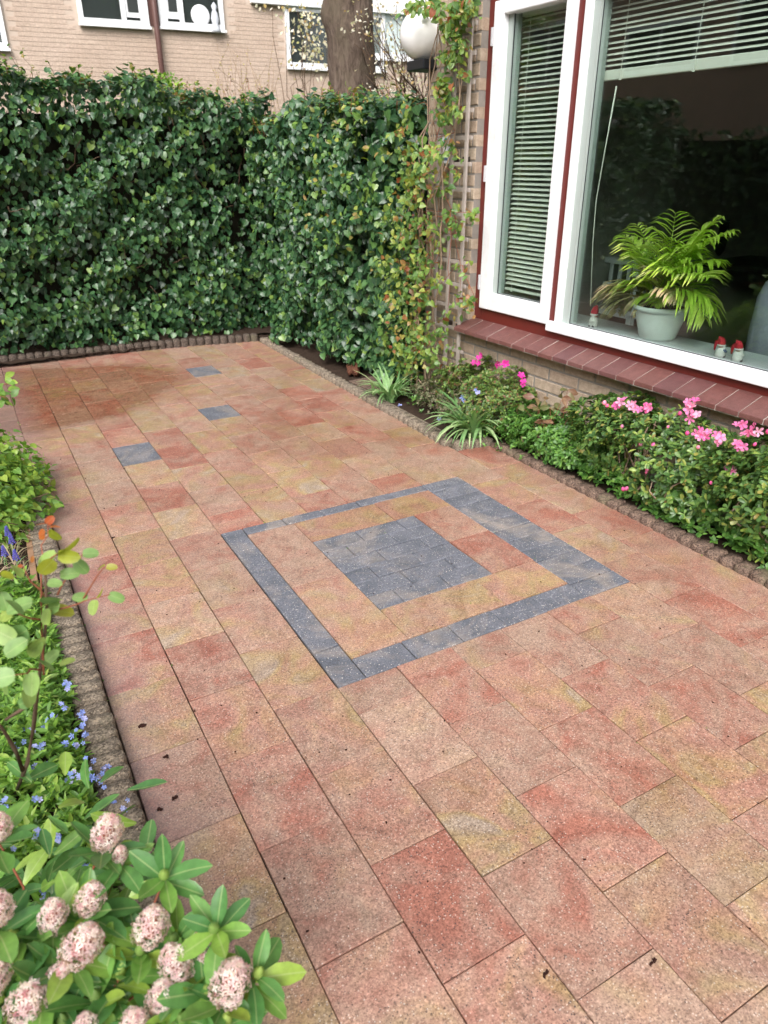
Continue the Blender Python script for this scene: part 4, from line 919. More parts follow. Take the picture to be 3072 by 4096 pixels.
# big trunk behind the hedge
def trunk_mesh(name, base, top, r0, r1, mat, parent, knots, seg=34, rings=70):
    V = []; base = np.array(base, float); top = np.array(top, float)
    for j in range(rings + 1):
        t = j / rings; c = base + (top - base) * t + np.array([.03 * math.sin(4 * t), .0, 0]); r = r0 + (r1 - r0) * t + .10 * max(0, .12 - t) * 3
        for k in range(seg):
            a = 2 * math.pi * k / seg; z = c[2]
            rr = r * (1 + .035 * math.sin(5 * a + 2 * z) + .022 * math.sin(13 * a + 3 * math.sin(3 * z)) + .015 * math.sin(23 * a + 9 * z) + rng.normal(0, .006))
            for (kz, ka, kr) in knots:
                da = (a - ka + math.pi) % (2 * math.pi) - math.pi; d2 = ((z - kz) / .09) ** 2 + (da * r / .09) ** 2; rr += kr * math.exp(-d2) - kr * .8 * math.exp(-d2 * 6)
            V.append((c[0] + rr * math.cos(a), c[1] + rr * math.sin(a), z))
    F = [(j * seg + k, j * seg + (k + 1) % seg, (j + 1) * seg + (k + 1) % seg, (j + 1) * seg + k) for j in range(rings) for k in range(seg)]
    im = np.array(parent.matrix_basis.inverted()); V = np.array(V) @ im[:3, :3].T + im[:3, 3]
    return link(name, tri_mesh(name, V, F, mat, None, True), None, parent)
def barkmat():
    t = NT('furrowed_bark'); p = t.pos(); mp = t.n('ShaderNodeMapping'); t.set(mp.inputs[0], p); mp.inputs['Scale'].default_value = (1, 1, .28)
    n = t.noise(mp.outputs[0], 26., 6, .7, 1.2); n2 = t.noise(p, 5., 3)
    c = t.ramp(n, [(.3, (.035, .026, .022)), (.5, (.13, .095, .075)), (.72, (.22, .17, .14))]); c = t.mix(t.ramp(n2, [(.45, 0.), (.7, .5)]), c, (.15, .125, .085))
    t.base(c, .95, .15); t.bump(n, 1.0, .02); return t.m
M['tbark'] = barkmat()
tree = empty('garden_tree', (4.12, 8.05, 0), 0, 'thick grey brown tree trunk with knots behind the hedge', 'tree')
angc = math.atan2(-8.05, -4.12)
trunk_mesh('trunk', (4.13, 8.05, 0), (4.10, 8.05, 4.2), .262, .235, M['tbark'], tree, [(2.74, angc - 1.2, .09), (2.98, angc + .1, .07), (2.72, angc + .7, .06), (2.90, angc - .8, .05), (2.50, angc + .4, .04), (2.62, angc - .3, .05)])
limbs = []
for i in range(9):
    a = i * 2.4; e = np.array([4.12 + 2.0 * math.cos(a) * rng.uniform(.5, 1), 8.05 + 1.8 * math.sin(a) * rng.uniform(.5, 1), rng.uniform(5.2, 7.6)]); limbs.append((wig((4.10, 8.05, rng.uniform(3.7, 4.15)), e, 7, .05)))
twigs(tree, limbs, .09, M['tbark'], 'limb')
cl = Cloud(); n = 2600; pick = rng.integers(0, len(limbs), n); tt = rng.uniform(.45, 1., n) * 5.99
B = np.array([limbs[k][int(t)] + (limbs[k][int(t) + 1] - limbs[k][int(t)]) * (t % 1) for k, t in zip(pick, tt)]) + rng.normal(0, .28, (n, 3)); B[:, 2] = np.maximum(B[:, 2], 4.7)
cl.add(B, unit(rng.normal(0, 1, (n, 3))), unit(rng.normal(0, 1, (n, 3)) + [0, 0, 1]), rng.uniform(.05, .09, n)); cl.build(tree, OVAL, M['lime'], 0, 'leaf', 'crown', 8)

# blossom branches between trunk and lamp, and in front of the third window
bl = empty('blossom_shrub', (4.6, 7.2, 0), 0, 'airy shrub with cream blossom and brown buds between trunk and lamp', 'shrub')
paths = []; cl = Cloud(); cm = (4.62, 7.25)
for (px, py, k) in [(1560, 60, 10), (1620, 110, 12), (1530, 130, 10), (1600, 170, 10), (1700, 40, 6), (1640, 300, 16), (1580, 270, 14), (1560, 340, 14), (1700, 330, 12), (1620, 380, 14), (1540, 400, 12), (1670, 400, 10), (1510, 320, 8), (1660, 210, 8), (1720, 420, 8), (1590, 430, 12), (1545, 210, 8), (1460, 60, 7), (1430, 110, 7), (1480, 120, 5)]:
    tip = py_(px, py, rng.uniform(6.9, 7.6)); pa = wig((cm[0] + rng.normal(0, .05), cm[1], .9), tip, 7, .05); paths.append(pa); k = int(k * 3.2)
    B = tip + rng.normal(0, 1, (k, 3)) * [.09, .09, .08]; cl.add(B, unit(rng.normal(0, 1, (k, 3)) + [0, 0, .3]), unit(rng.normal(0, 1, (k, 3)) + [0, -1, 0]), rng.uniform(.02, .042, k))
    for _ in range(3): paths.append(wig(pa[4], tip + rng.normal(0, .12, 3), 4, .06))
paths.append(wig((cm[0], cm[1], 0), (cm[0], cm[1], 1.0), 4, .02)); twigs(bl, paths, .006, M['twig'], 'branch', True); cl.build(bl, OVAL, M['blossom'], 90, 'petal', 'blossoms', 13)
b2 = empty('blossom_shrub', (3.6, 8.6, 0), 0, 'blossoming branches crossing the window left of the trunk', 'shrub')
paths = []; cl = Cloud()
for (px, py, k) in [(1190, 40, 8), (1250, 90, 14), (1290, 60, 12), (1240, 160, 14), (1300, 150, 12), (1210, 210, 10), (1290, 220, 10), (1180, 100, 6), (1230, 110, 10), (1270, 200, 10), (1270, 250, 8), (1150, 30, 5), (1090, 20, 4), (1310, 280, 5)]:
    tip = py_(px, py, rng.uniform(8.4, 9.2)); pa = wig((3.75, 8.7, 1.0), tip, 7, .04); paths.append(pa); k = int(k * 2.4)
    B = tip + rng.normal(0, 1, (k, 3)) * [.11, .1, .09]; cl.add(B, unit(rng.normal(0, 1, (k, 3))), unit(rng.normal(0, 1, (k, 3)) + [0, -1, 0]), rng.uniform(.03, .06, k))
paths.append(wig((3.75, 8.7, 0), (3.75, 8.7, 1.05), 4, .02)); twigs(b2, paths, .006, M['twig'], 'branch', True); cl.build(b2, OVAL, M['blossom'], 60, 'petal', 'blossoms', 14)
# reddish seedling stems above the hedge between window and bush
ss = empty('dry_stems', (2.6, 7.0, 0), 0, 'thin dry stems with brown seed heads poking above the hedge', 'stems')
pts = [gpt for gpt in [py_(px, 455, 7.0) for px in rng.uniform(700, 1130, 26)]]; paths = []; cl = Cloud()
for p in pts:
    h = rng.uniform(.05, .28); pa = wig((p[0], 7.0, 1.5), (p[0] + rng.normal(0, .04), 7.0, p[2] + h), 5, .03); paths.append(pa); cl.add(np.array([pa[-1]] * 5) + rng.normal(0, .012, (5, 3)), unit(rng.normal(0, 1, (5, 3))), unit(rng.normal(0, 1, (5, 3))), np.full(5, .022))
twigs(ss, paths, .0022, M['twigred'], 'stem', True); cl.build(ss, SMALL, M['bronze'], 0, 'leaf', 'seed_heads', 3)

# garden hedge and bushes on the left, outside the frame (reflected in the window)
lh = empty('clipped_hedge', (-3.6, 3, 0), 0, 'clipped dark green hedge on the far left side of the garden', 'hedge')
q = QB(); q.box(-4.3, -3.5, -4, 9, 0, 1.6); link('shade_core', q.mesh('shade_core', M['core']), None, lh, loc=(3.6, -3, 0))  # same dark filler box for the shaded inside
n = 9000; z = rng.uniform(0.02, 1.75, n); cl = Cloud(); y = rng.uniform(-4, 9, n); cl.add(np.stack([-3.42 - lump(y, z, 1.) + rng.uniform(-.03, .08, n), y, z], 1), unit(np.array([0, 0, -1.]) + rng.normal(0, .55, (n, 3))), unit(np.array([1., 0, .5]) + rng.normal(0, .42, (n, 3))), rng.uniform(.06, .09, n))
cl.build(lh, [t_small(.4)], M['ivy'], 0, 'leaf', 'foliage', 5)
ball_bush('evergreen_tree', 'dark evergreen tree outside the frame on the left', 'tree', (-6.5, 1.0, 3.0), (1.5, 1.8, 2.2), 5000, M['ivy'], [t_small(.4)], (.12, .2), seed=21, stems=9)
ball_bush('evergreen_tree', 'second dark tree outside the frame, beyond the first', 'tree', (-7.0, 4.6, 2.3), (1.2, 1.1, 1.6), 3200, M['ivy'], [t_small(.4)], (.12, .2), seed=22, stems=9)
ball_bush('evergreen_tree', 'third dark tree outside the frame, nearest the viewer', 'tree', (-6.2, -4.0, 3.2), (1.8, 1.8, 2.6), 5000, M['ivy'], [t_small(.4)], (.12, .2), seed=23, stems=9)

# ================================================================== LAMP, TRELLIS, CLIMBER
LP = dep(1692, 139, 1.0); tt = (4.02) / LP[1]; LC = C0 + (LP - C0) * tt; lr = .1475 * tt / 4.6 * 4.6 / tt
lr = 92.5 / FPX * tt
lamp = empty('garden_lamp', (LC[0] + .08, LC[1] - .045, 0), 0, 'white opal globe lamp on a black post beside the climbing rose', 'lamp')
q = QB(); ns = []; V, F = lathe([(lr * math.sin(math.pi * i / 24), -lr * math.cos(math.pi * i / 24)) for i in range(25)], 36); q.add(V, F); g = link('globe', q.mesh('globe', M['lampglobe'], True), None, lamp, loc=(-.08, .045, LC[2]))
lz = LC[2] - lr
box_obj('globe_holder', (-.14, .09, -.06, .12, lz - .045, lz + .006), M['black'], lamp, .006)
box_obj('post', (-.045, .045, -.045, .045, 0, lz - .045), M['black'], lamp, .006)
tr = empty('trellis', (0, 0, 0), math.atan2(HN[1], HN[0]), 'weathered square wooden trellis fixed to the brick wall', 'trellis')
for a, zt in ((3.456, 2.75), (3.583, 2.75), (3.71, 1.52)): box_obj('upright', (2.612, 2.624, a - .012, a + .012, .25, zt), M['trellis'], tr, .002)
for i in range(20): box_obj('crossbar', (2.6245, 2.636, 3.425, 3.74 if i < 9 else 3.61, .355 + .1275 * i - .010, .355 + .1275 * i + .010), M['trellis'], tr, .002)
for a in (3.5, 3.6):
    for z in (.5, 1.4, 2.2): box_obj('wall_spacer', (2.636, 2.668, a - .012, a + .012, z - .012, z + .012), M['darkwood'], tr)
pl = empty('plant_card', hw(3.625, 2.604, 1.455), math.atan2(HN[1], HN[0]), 'white plant name card with a green leaf print hanging on the trellis', 'card')
box_obj('card', (-.0015, .0015, -.035, .035, -.075, .065), M['label'], pl)
q = QB(); V, F = lathe([(0, 0), (.018, 0), (.018, .0006), (0, .0006)], 14); V = V[:, [2, 0, 1]] * [-1, 1, 1.4] + [-.0016, .004, .028]; q.add(V, F); link('green_print', q.mesh('green_print', M['green']), None, pl)
box_obj('blue_print', (-.0022, -.0016, -.022, .014, -.062, -.03), M['bluecl'], pl)

vine = empty('climbing_rose', hw(3.75, 2.52, 0), 0, 'climbing plant with yellow green and coppery new leaves on the wall trellis', 'climber')
blobs = [(1560, 860, 55, 26), (1640, 800, 60, 30), (1600, 960, 70, 46), (1680, 900, 70, 34), (1530, 1060, 45, 22), (1620, 1080, 70, 46), (1700, 1040, 60, 26), (1580, 1180, 70, 44), (1680, 1180, 60, 30), (1560, 1290, 50, 22), (1650, 1290, 70, 40), (1590, 1390, 70, 44), (1690, 1370, 60, 34), (1640, 1450, 70, 34), (1730, 1430, 40, 14),
         (1770, 760, 45, 18), (1800, 860, 50, 22), (1760, 960, 40, 14), (1840, 930, 40, 12), (1850, 1060, 40, 10), (1880, 850, 30, 12), (1840, 1180, 40, 9), (1870, 1220, 35, 12), (1900, 1190, 22, 5), (1740, 1130, 40, 14), (1790, 1250, 40, 12), (1760, 1330, 40, 14), (1810, 1400, 30, 7), (1800, 1490, 25, 5),
         (1840, 60, 45, 34), (1790, 110, 45, 34), (1830, 190, 40, 26), (1790, 240, 35, 22), (1740, 30, 40, 24), (1660, 25, 35, 22), (1700, 60, 30, 10), (1860, 20, 40, 26), (1780, 370, 40, 18), (1760, 330, 30, 16), (1820, 430, 35, 16), (1770, 470, 35, 14), (1800, 590, 50, 20), (1730, 620, 45, 24), (1690, 700, 50, 28), (1640, 610, 45, 18), (1600, 520, 40, 14), (1560, 600, 40, 10), (1820, 690, 30, 10), (1640, 700, 50, 24), (1850, 300, 20, 5), (1620, 430, 30, 8)]
cl = Cloud(); tips = []
for (px, py, r, k) in blobs:
    n = int(k * (2.9 if px < 1740 or py < 480 else 1.5))
    for _ in range(n):
        x = px + rng.normal(0, r * .52); y = py + rng.normal(0, r * .55); d = rng.uniform(2.36, 2.60) if px < 1760 else rng.uniform(2.50, 2.61)
        if (x - 1692) ** 2 + (y - 139) ** 2 < 84 ** 2 and rng.random() < .97: continue
        P = hp(x, y, d)
        D = unit(rng.normal(0, .7, 3) + [-.2, -.2, -.45]); cl.add([P], D, unit(np.array([-.6, -.4, .6]) + rng.normal(0, .45, 3)), rng.uniform(.022, .045))
    tips.append(hp(px, py, 2.57))
cl.build(vine, [t_oval(.30, .3, .3), t_oval(.36, .2, .15), t_oval(.26, .45, .5), t_ivy(.3, .85)], M['vine'], 300, 'leaf', 'foliage', 31)
paths = []
for i, (bx, by) in enumerate([(1640, 1520), (1660, 1530), (1700, 1540), (1720, 1520), (1740, 1500), (1620, 1500), (1756, 1530), (1690, 1500), (1650, 1500)]):
    b = gz(bx, by + 60, 0); t1 = hp(bx + rng.uniform(-30, 50), 1000 + rng.uniform(-60, 60), 2.56); t2 = hp(bx + 90 + rng.uniform(-50, 50), 420 + rng.uniform(-100, 100), 2.58); t3 = hp(1780 + rng.uniform(-40, 60), 20, 2.58)
    paths.append(wig(b, t1, 7, .02) + wig(t1, t2, 7, .03)[1:] + (wig(t2, t3, 5, .04)[1:] if i % 2 == 0 else []))
for t in tips: j = random.choice(paths); paths2 = min(j, key=lambda p: np.linalg.norm(p - t)); paths.append(wig(paths2, t, 5, .05)) if np.linalg.norm(paths2 - t) < .6 else None
twigs(vine, [p for p in paths[:9]], .006, M['twigpale'], 'stem'); twigs(vine, paths[9:], .0025, M['twigred'], 'side_shoots', True)

# ================================================================== RIGHT BED
def whorls(cl, C, No, k, size, spread=.75, pr=0.0):
    n = len(C)
    for j in range(k):
        a = 2 * math.pi * j / k + rng.uniform(0, 6.28, n); u = unit(np.cross(No, np.tile([.3, .5, .81], (n, 1)))); w = np.cross(No, u)
        r = u * np.cos(a)[:, None] + w * np.sin(a)[:, None]; D = unit(r * spread + No * rng.uniform(.15, .75, (n, 1))); N = unit(No - r * .55 + rng.normal(0, .15, (n, 3)))
        cl.add(C + rng.normal(0, .002, (n, 3)), D, N, size * rng.uniform(.65, 1.15, n), pr)
def bush(name, lab, y0, y1, xc, rx, zt, nw, mat, tmpl, size, seed, k=6, nobj=300, zc=None, inner=2600, grp=None):
    yc = (y0 + y1) / 2; ry = (y1 - y0) / 2; o = empty(name, (xc, yc, 0), 0, lab, 'shrub', grp)
    cl = Cloud()
    for (nn, sc, pr) in ((nw, 1.0, .6), (nw // 2, .82, 0), (nw // 3, .62, 0)):
        g = unit(rng.normal(0, 1, (nn, 3))); g[:, 2] = np.abs(g[:, 2]) * np.where(rng.random(nn) < .72, 1, -.7)
        g = np.sign(g) * np.abs(g) ** np.array([.75, .6, .8]); lum = 1 + .10 * np.sin(9 * g[:, 1] * ry / .3 + seed) + .08 * np.sin(7 * g[:, 2] + 8 * g[:, 1] + seed)
        P = np.array([xc, yc, zt * .52]) + g * lum[:, None] * sc * np.array([rx, ry, zt * .48]); P[:, 2] = np.maximum(P[:, 2], .02)
        P[:, 0] = np.minimum(P[:, 0], 2.655 - .0325 * P[:, 1])
        keep = ~((P[:, 0] < xc) & (P[:, 2] < zt * .34) & (np.sin(8 * P[:, 1] + seed) > .3) & (rng.random(nn) < .75)); P = P[keep]; g = g[keep]
        No = unit(g * [1, .8, 1] + [0, 0, .7] + rng.normal(0, .3, (len(g), 3))); whorls(cl, P, No, k, size, pr=pr)
    cl.build(o, tmpl, mat, nobj, 'leaf', 'foliage', seed)
    paths = []
    for _ in range(16):
        b = np.array([xc + rng.normal(0, .03), yc + rng.uniform(-.6, .6) * ry * .7, 0]); t = np.array([xc + rng.uniform(-.8, .8) * rx, b[1] + rng.normal(0, .4) * ry, zt * rng.uniform(.5, .95)]); paths.append(wig(b, t, 6, .08))
    twigs(o, paths, .006, M['twigpale'], 'stem', True); return o
def ruffle(tp, k):
    V, F = tp; g = np.random.default_rng(k); V = V + g.normal(0, .045, V.shape) * (np.linalg.norm(V, axis=1, keepdims=True) > .2); return V, F
FLW = [ruffle(t_flower5(.9), 1), ruffle(t_flower5(.55), 2), ruffle(t_flower5(1.5, .42), 3), ruffle(t_flower5(1.1, .46), 4)]
def flowers(parent, pts, mat, size, seed=0, facing=(-.75, -.45, .55), nm='flower'):
    im = np.array(parent.matrix_basis.inverted()); ms = [tri_mesh(nm, V, F, mat, {'lx': V[:, 0] * 0 + 1}, True) for V, F in FLW]
    for P in pts:
        z = unit(np.array(facing) + rng.normal(0, .5, 3)); x = unit(np.cross(z, [.1, .3, 1])); y = np.cross(z, x); s = size * rng.uniform(.8, 1.15)
        R = np.eye(4); R[:3, 0] = x * s; R[:3, 1] = y * s; R[:3, 2] = z * s; R[:3, 3] = P; link(nm, ms[rng.integers(0, 4)], None, parent, mw=Matrix((im @ R).tolist()))
def buds(parent, pts, mat, size, nm='bud'):
    im = np.array(parent.matrix_basis.inverted()); q = QB(); V, F = lathe([(0, 0), (.25, .15), (.38, .5), (.25, .85), (0, 1.05)], 8); q.add(V, F); me = q.mesh(nm, mat, True)
    for P in pts:
        z = unit(np.array([-.4, -.3, .8]) + rng.normal(0, .35, 3)); x = unit(np.cross(z, [.1, 1, .2])); y = np.cross(z, x); s = size * rng.uniform(.7, 1.2)
        R = np.eye(4); R[:3, 0] = x * s; R[:3, 1] = y * s; R[:3, 2] = z * s; R[:3, 3] = P; link(nm, me, None, parent, mw=Matrix((im @ R).tolist()))
def AZ(px, py, d=2.44): return hp(px, py, d)
az1 = bush('azalea_bush', 'pink flowering azalea under the wide window, middle one of the right bed', 1.56, 2.38, 2.47, .185, .425, 880, M['azalea'], AZL, .029, 41, grp='azaleas below the window')
az2 = bush('azalea_bush', 'azalea with pale pink flowers at the right edge of the picture', .78, 1.64, 2.47, .185, .47, 960, M['azalea'], AZL, .030, 42, grp='azaleas below the window')
az3 = bush('azalea_bush', 'low azalea with magenta flowers and bronze leaves near the sill end', 2.84, 3.46, 2.42, .20, .36, 900, M['azalea2'], AZL, .020, 43, grp='azaleas below the window')
R6b = lambda *q_: [(2400 + x * .4051, 1550 + y * .4051) for x, y in q_]
fl = R6b((200, 150), (160, 185), (235, 120), (300, 180), (345, 160), (385, 225), (340, 215), (470, 190), (440, 205), (500, 200), (870, 150), (940, 140), (905, 190), (880, 220), (920, 280), (880, 310), (960, 270))
flowers(az1, [AZ(x, y, 2.43) for x, y in fl[:10]], M['petalP'], .0195, 1)
flowers(az1, [AZ(x, y, 2.42) for x, y in fl[10:]], M['petalP'], .0195, 1)
fl = R6b((960, 460), (1000, 480), (1040, 500), (1070, 450), (980, 440), (1150, 480), (1190, 500), (1150, 530), (1350, 380), (1400, 360), (1430, 460), (1470, 440), (1530, 400), (1560, 430), (1500, 470), (1360, 560), (1380, 590), (1340, 570), (1290, 800), (1300, 830), (1270, 790), (1420, 590))
flowers(az2, [AZ(x, y, 2.40) for x, y in fl], M['petalP'], .019, 2)
buds(az1, [AZ(x, y, 2.37) for x, y in R6b((215, 400), (785, 270), (665, 400), (410, 560), (510, 590), (465, 820), (450, 850), (235, 1020), (40, 170), (60, 190), (250, 1015))], M['petalP'], .022)
buds(az2, [AZ(x, y, 2.37) for x, y in R6b((965, 600), (955, 715), (1515, 580), (1100, 960), (1640, 455), (860, 470))], M['petalP'], .022)
R1b = lambda *q_: [(1800 + x * .3617, 1200 + y * .3617) for x, y in q_]
flowers(az3, [AZ(x, y, 2.43) for x, y in R1b((300, 680), (330, 710), (270, 700), (310, 640), (510, 700), (530, 720), (600, 720), (620, 700), (790, 870), (810, 900), (800, 930), (780, 840), (360, 610))], M['petalM'], .018, 3)
# green ground cover along the near right kerb
gc = empty('ground_cover', (2.4, 1.9, 0), 0, 'bright green leafy ground cover along the right kerb', 'ground cover'); gc['kind'] = 'stuff'
cl = Cloud()
n = 900; y = rng.uniform(.3, 2.85, n); C = np.stack([2.385 + rng.uniform(-.035, .10, n), y, rng.uniform(.03, .115, n)], 1); whorls(cl, C, unit(np.tile([-.35, -.2, 1.], (n, 1)) + rng.normal(0, .25, (n, 3))), 5, .029, .95)
cl.build(gc, OVAL, M['grnd'], 0, 'leaf', 'leaves', 51)
mt = empty('mint_clump', (2.37, 1.78, 0), 0, 'clump of broad round green leaves under the pink azalea', 'plant'); cl = Cloud(); n = 34
C = np.stack([2.34 + rng.uniform(0, .08, n), 1.62 + rng.uniform(-.03, .20, n), rng.uniform(.05, .16, n)], 1); whorls(cl, C, unit(np.tile([-.4, -.2, 1.], (n, 1)) + rng.normal(0, .2, (n, 3))), 4, .036, .95); cl.build(mt, [t_oval(.38, .1, .1), t_oval(.42, .15, .2)], M['grnd'], 136, 'leaf', 'leaves', 52)
twigs(mt, [wig((2.37 + rng.uniform(-.02, .03), 1.65 + .02 * i, 0), C[i], 4, .05) for i in range(14)], .002, M['grnd'], 'stem', True)
twg = empty('bare_branch', AZ(2650, 2020, 2.36), 0, 'forked bare brown branch in the gap of the azaleas', 'branch')
twigs(twg, [[AZ(2648, 2010, 2.40), AZ(2665, 1975, 2.38), AZ(2690, 1945, 2.38), AZ(2730, 1925, 2.40), AZ(2785, 1895, 2.42)], [AZ(2640, 2010, 2.40), AZ(2615, 1985, 2.37), AZ(2598, 1965, 2.37), AZ(2610, 1925, 2.39)]], .0045, M['twigpale'], 'fork')
def strapclump(px, py, lab, n, L, seed):
    c = gz(px, py, .0); o = empty('lily_clump', c, 0, lab, 'plant', None); cl = Cloud(); a = rng.uniform(0, 6.28, n); D = np.stack([np.cos(a), np.sin(a), np.zeros(n)], 1)
    cl.add(c + np.stack([rng.normal(0, .018, n), rng.normal(0, .025, n), np.full(n, .01)], 1), D, np.tile([0, 0, 1.], (n, 1)), L * rng.uniform(.65, 1.15, n)); cl.build(o, STRAP, M['strap'], n, 'leaf', 'leaves', seed); return o
strapclump(1555, 1610, 'arching pale green strap leaved clump by the lava stone', 75, .25, 61)
strapclump(1885, 1755, 'larger arching pale green strap leaved clump at the kerb step', 100, .31, 62)
hb_ = bush('hebe_bush', 'low grey green fine leaved shrub below the climbing rose', 3.12, 3.66, 2.36, .15, .22, 620, M['hebe'], SMALL, .014, 44, k=6, inner=0)
mb = bush('spiraea_bush', 'fresh green low bush filling the gap between the two azaleas', 2.30, 2.86, 2.44, .15, .24, 620, M['grnd'], AZL, .026, 46, inner=0)
brz = empty('bronze_leaved_plant', hp(2230, 1650, 2.48) * [1, 1, 0], 0, 'bronze leaved plant between the azaleas against the wall', 'plant'); cl = Cloud(); paths = []
for (px, py) in [(2110, 1650), (2180, 1600), (2250, 1590), (2290, 1620), (2210, 1660), (2140, 1590), (2260, 1670), (2170, 1680), (2230, 1700), (2150, 1630), (2300, 1660), (2080, 1620), (2200, 1630), (2240, 1640), (2190, 1710), (2270, 1560)]:
    P = hp(px, py, rng.uniform(2.42, 2.56)); cl.add([P] * 3, unit(rng.normal(0, 1, (3, 3)) * [1, 1, .5]), unit(rng.normal(0, .5, (3, 3)) + [-.4, -.3, .8]), rng.uniform(.04, .065, 3)); paths.append(wig(brz.matrix_basis.translation, P, 5, .05))
cl.build(brz, OVAL, M['bronze'], 60, 'leaf', 'leaves', 63); twigs(brz, paths, .002, M['twigred'], 'stem', True)
bf = empty('bluebell', gz(1880, 1640, .05) * [1, 1, 0], 0, 'few pale lilac bell flowers between the strap leaves', 'flower'); flowers(bf, [hp(x, y, 2.33) for x, y in ((1852, 1590), (1862, 1605), (1906, 1560), (1912, 1572), (1600, 1625), (1756, 1675))], M['petalB'], .013); twigs(bf, [wig(gz(1880, 1680, 0), hp(1858, 1600, 2.33), 4, .03), wig(gz(1900, 1680, 0), hp(1908, 1566, 2.33), 4, .03)], .0016, M['grnd'], 'stem', True)
# small mixed leaves in the dark gaps of the far right bed
wd = empty('weeds', (2.3, 3.2, 0), 0, 'small mixed green weeds on the soil of the right bed', 'weeds'); wd['kind'] = 'stuff'; cl = Cloud(); n = 260
C = np.stack([rng.uniform(2.22, 2.56, n), rng.uniform(2.55, 4.0, n), rng.uniform(.02, .12, n)], 1); whorls(cl, C, unit(np.tile([-.2, -.2, 1.], (n, 1)) + rng.normal(0, .3, (n, 3))), 5, .02); cl.build(wd, SMALL + [OVAL[0]], M['grnd'], 0, 'leaf', 'leaves', 53)
# lava stone at the foot of the ivy
rk = empty('lava_stone', (2.315, 4.55, .02), 0, 'rough reddish brown stone lying behind the far right kerb', 'stone')
V, F = lathe([(math.sin(math.pi * i / 14), -math.cos(math.pi * i / 14)) for i in range(15)], 26); V = V * (1 + rng.normal(0, .05, (len(V), 1)) + .12 * np.sin(5 * V[:, :1]) + .1 * np.sin(7 * V[:, 1:2] + 3 * V[:, 2:])); V = V * [.05, .17, .042] + [0, 0, .03]; q = QB(); q.add(V, F)
link('stone', q.mesh('stone', M['rock']), None, rk); rk.rotation_euler = (0, 0, -.5)
ft = empty('flat_brown_tile', (2.27, 4.15, .012), .1, 'flat brown tile lying in the soil beside the lava stone', 'tile'); box_obj('tile_slab', (-.09, .12, -.22, .2, 0, .018), M['kerbred'], ft, .003)

# ================================================================== LEFT BED
fm = empty('forget_me_nots', (-.2, 1.8, 0), 0, 'carpet of bright green forget me nots with tiny blue flowers', 'flowers'); fm['kind'] = 'stuff'
cl = Cloud(); n = 4300; y = rng.uniform(.8, 2.45, n); x = -.004 - rng.random(n) ** 1.1 * .5; hgt = np.clip((.02 - x) * 1.5, .05, .10) + .05 * np.sin(7 * y) * np.sin(8 * x) ; z = hgt * rng.uniform(.35, 1.15, n) + .02
whorls(cl, np.stack([x, y, z], 1), unit(np.tile([0, 0, 1.], (n, 1)) + rng.normal(0, .35, (n, 3))), 5, .029, .8); cl.build(fm, LANCE, M['fmn'], 0, 'leaf', 'leaves', 71)
fb_ = []; 
for (px, py) in [(265, 2738), (258, 2820), (205, 2878), (155, 2915), (300, 2925), (330, 2948), (268, 2972), (285, 2982), (330, 2870), (85, 2975), (122, 3085), (185, 3070), (370, 3055), (320, 3105), (355, 3090), (395, 3095), (423, 3078), (430, 3117), (288, 3105), (365, 3125), (495, 3220), (22, 3200), (155, 3215), (150, 3325), (165, 3330), (355, 3325), (220, 3360), (12, 3428), (340, 3450), (145, 3590), (150, 2998), (145, 2990), (98, 2930), (345, 2885)]:
    k = rng.integers(2, 6); P = gz(px, py, .155 + rng.uniform(-.02, .02)); fb_ += [P + rng.normal(0, .008, 3) for _ in range(k)]
flowers(fm, fb_, M['petalB'], .0065, 4, (-.1, -.5, .9))
# muscari and dry grass
dg = empty('dry_grass_tuft', (-.1, 2.95, 0), 0, 'tangle of dry straw coloured grass by the left kerb', 'grass'); dg['kind'] = 'stuff'; cl = Cloud(); n = 330
P = np.stack([rng.uniform(-.5, -.03, n), rng.uniform(2.45, 3.3, n), np.full(n, .015)], 1); a = rng.normal(.35, .8, n); cl.add(P, np.stack([np.cos(a), np.sin(a), np.zeros(n)], 1), np.tile([0, 0, 1.], (n, 1)), rng.uniform(.07, .16, n)); cl.build(dg, [t_strap(.014, 1.2), t_strap(.012, 1.0)], M['dry'], 0, 'blade', 'blades', 72)
def muscari(px, py, lab):
    P = gz(px, py, .13); o = empty('grape_hyacinth', (P[0], P[1], 0), 0, lab, 'flower'); q = QB(); q.tube([(0, 0, 0), (.004, 0, .10)], .002, 6); link('stem', q.mesh('stem', M['grnd'], True), None, o)
    V, F = lathe([(0, -1), (.75, -.6), (1, 0), (.75, .6), (0, 1)], 7); q = QB()
    for i in range(38):
        t = i / 38; a = i * 2.4; r = .0105 * (1 - t * .75); q.add(V * .0038 * (1 - .4 * t) + [r * math.cos(a) + .004, r * math.sin(a), .095 + .042 * t], F, rng.random())
    link('bells', q.mesh('bells', M['muscari'], True), None, o)
for i, (x, y, l) in enumerate([(20, 2112, 'blue grape hyacinth nearest the left picture edge, topmost'), (36, 2142, 'blue grape hyacinth just right of and below the topmost one'), (6, 2190, 'large blue grape hyacinth cut by the left picture edge'), (52, 2206, 'blue grape hyacinth lowest and rightmost of the group')]): muscari(x, y, l)
gt = empty('green_grass_tuft', (-.15, 2.75, 0), 0, 'tuft of thin green leaves around the grape hyacinths', 'grass'); gt['kind'] = 'stuff'; cl = Cloud(); n = 240
P = np.stack([rng.uniform(-.6, -.08, n), rng.uniform(2.15, 2.9, n), np.full(n, .015)], 1); a = rng.uniform(0, 6.28, n); cl.add(P, np.stack([np.cos(a), np.sin(a), np.zeros(n)], 1), np.tile([0, 0, 1.], (n, 1)), rng.uniform(.08, .15, n)); cl.build(gt, [t_strap(.018, .8)], M['strap'], 0, 'blade', 'blades', 73)
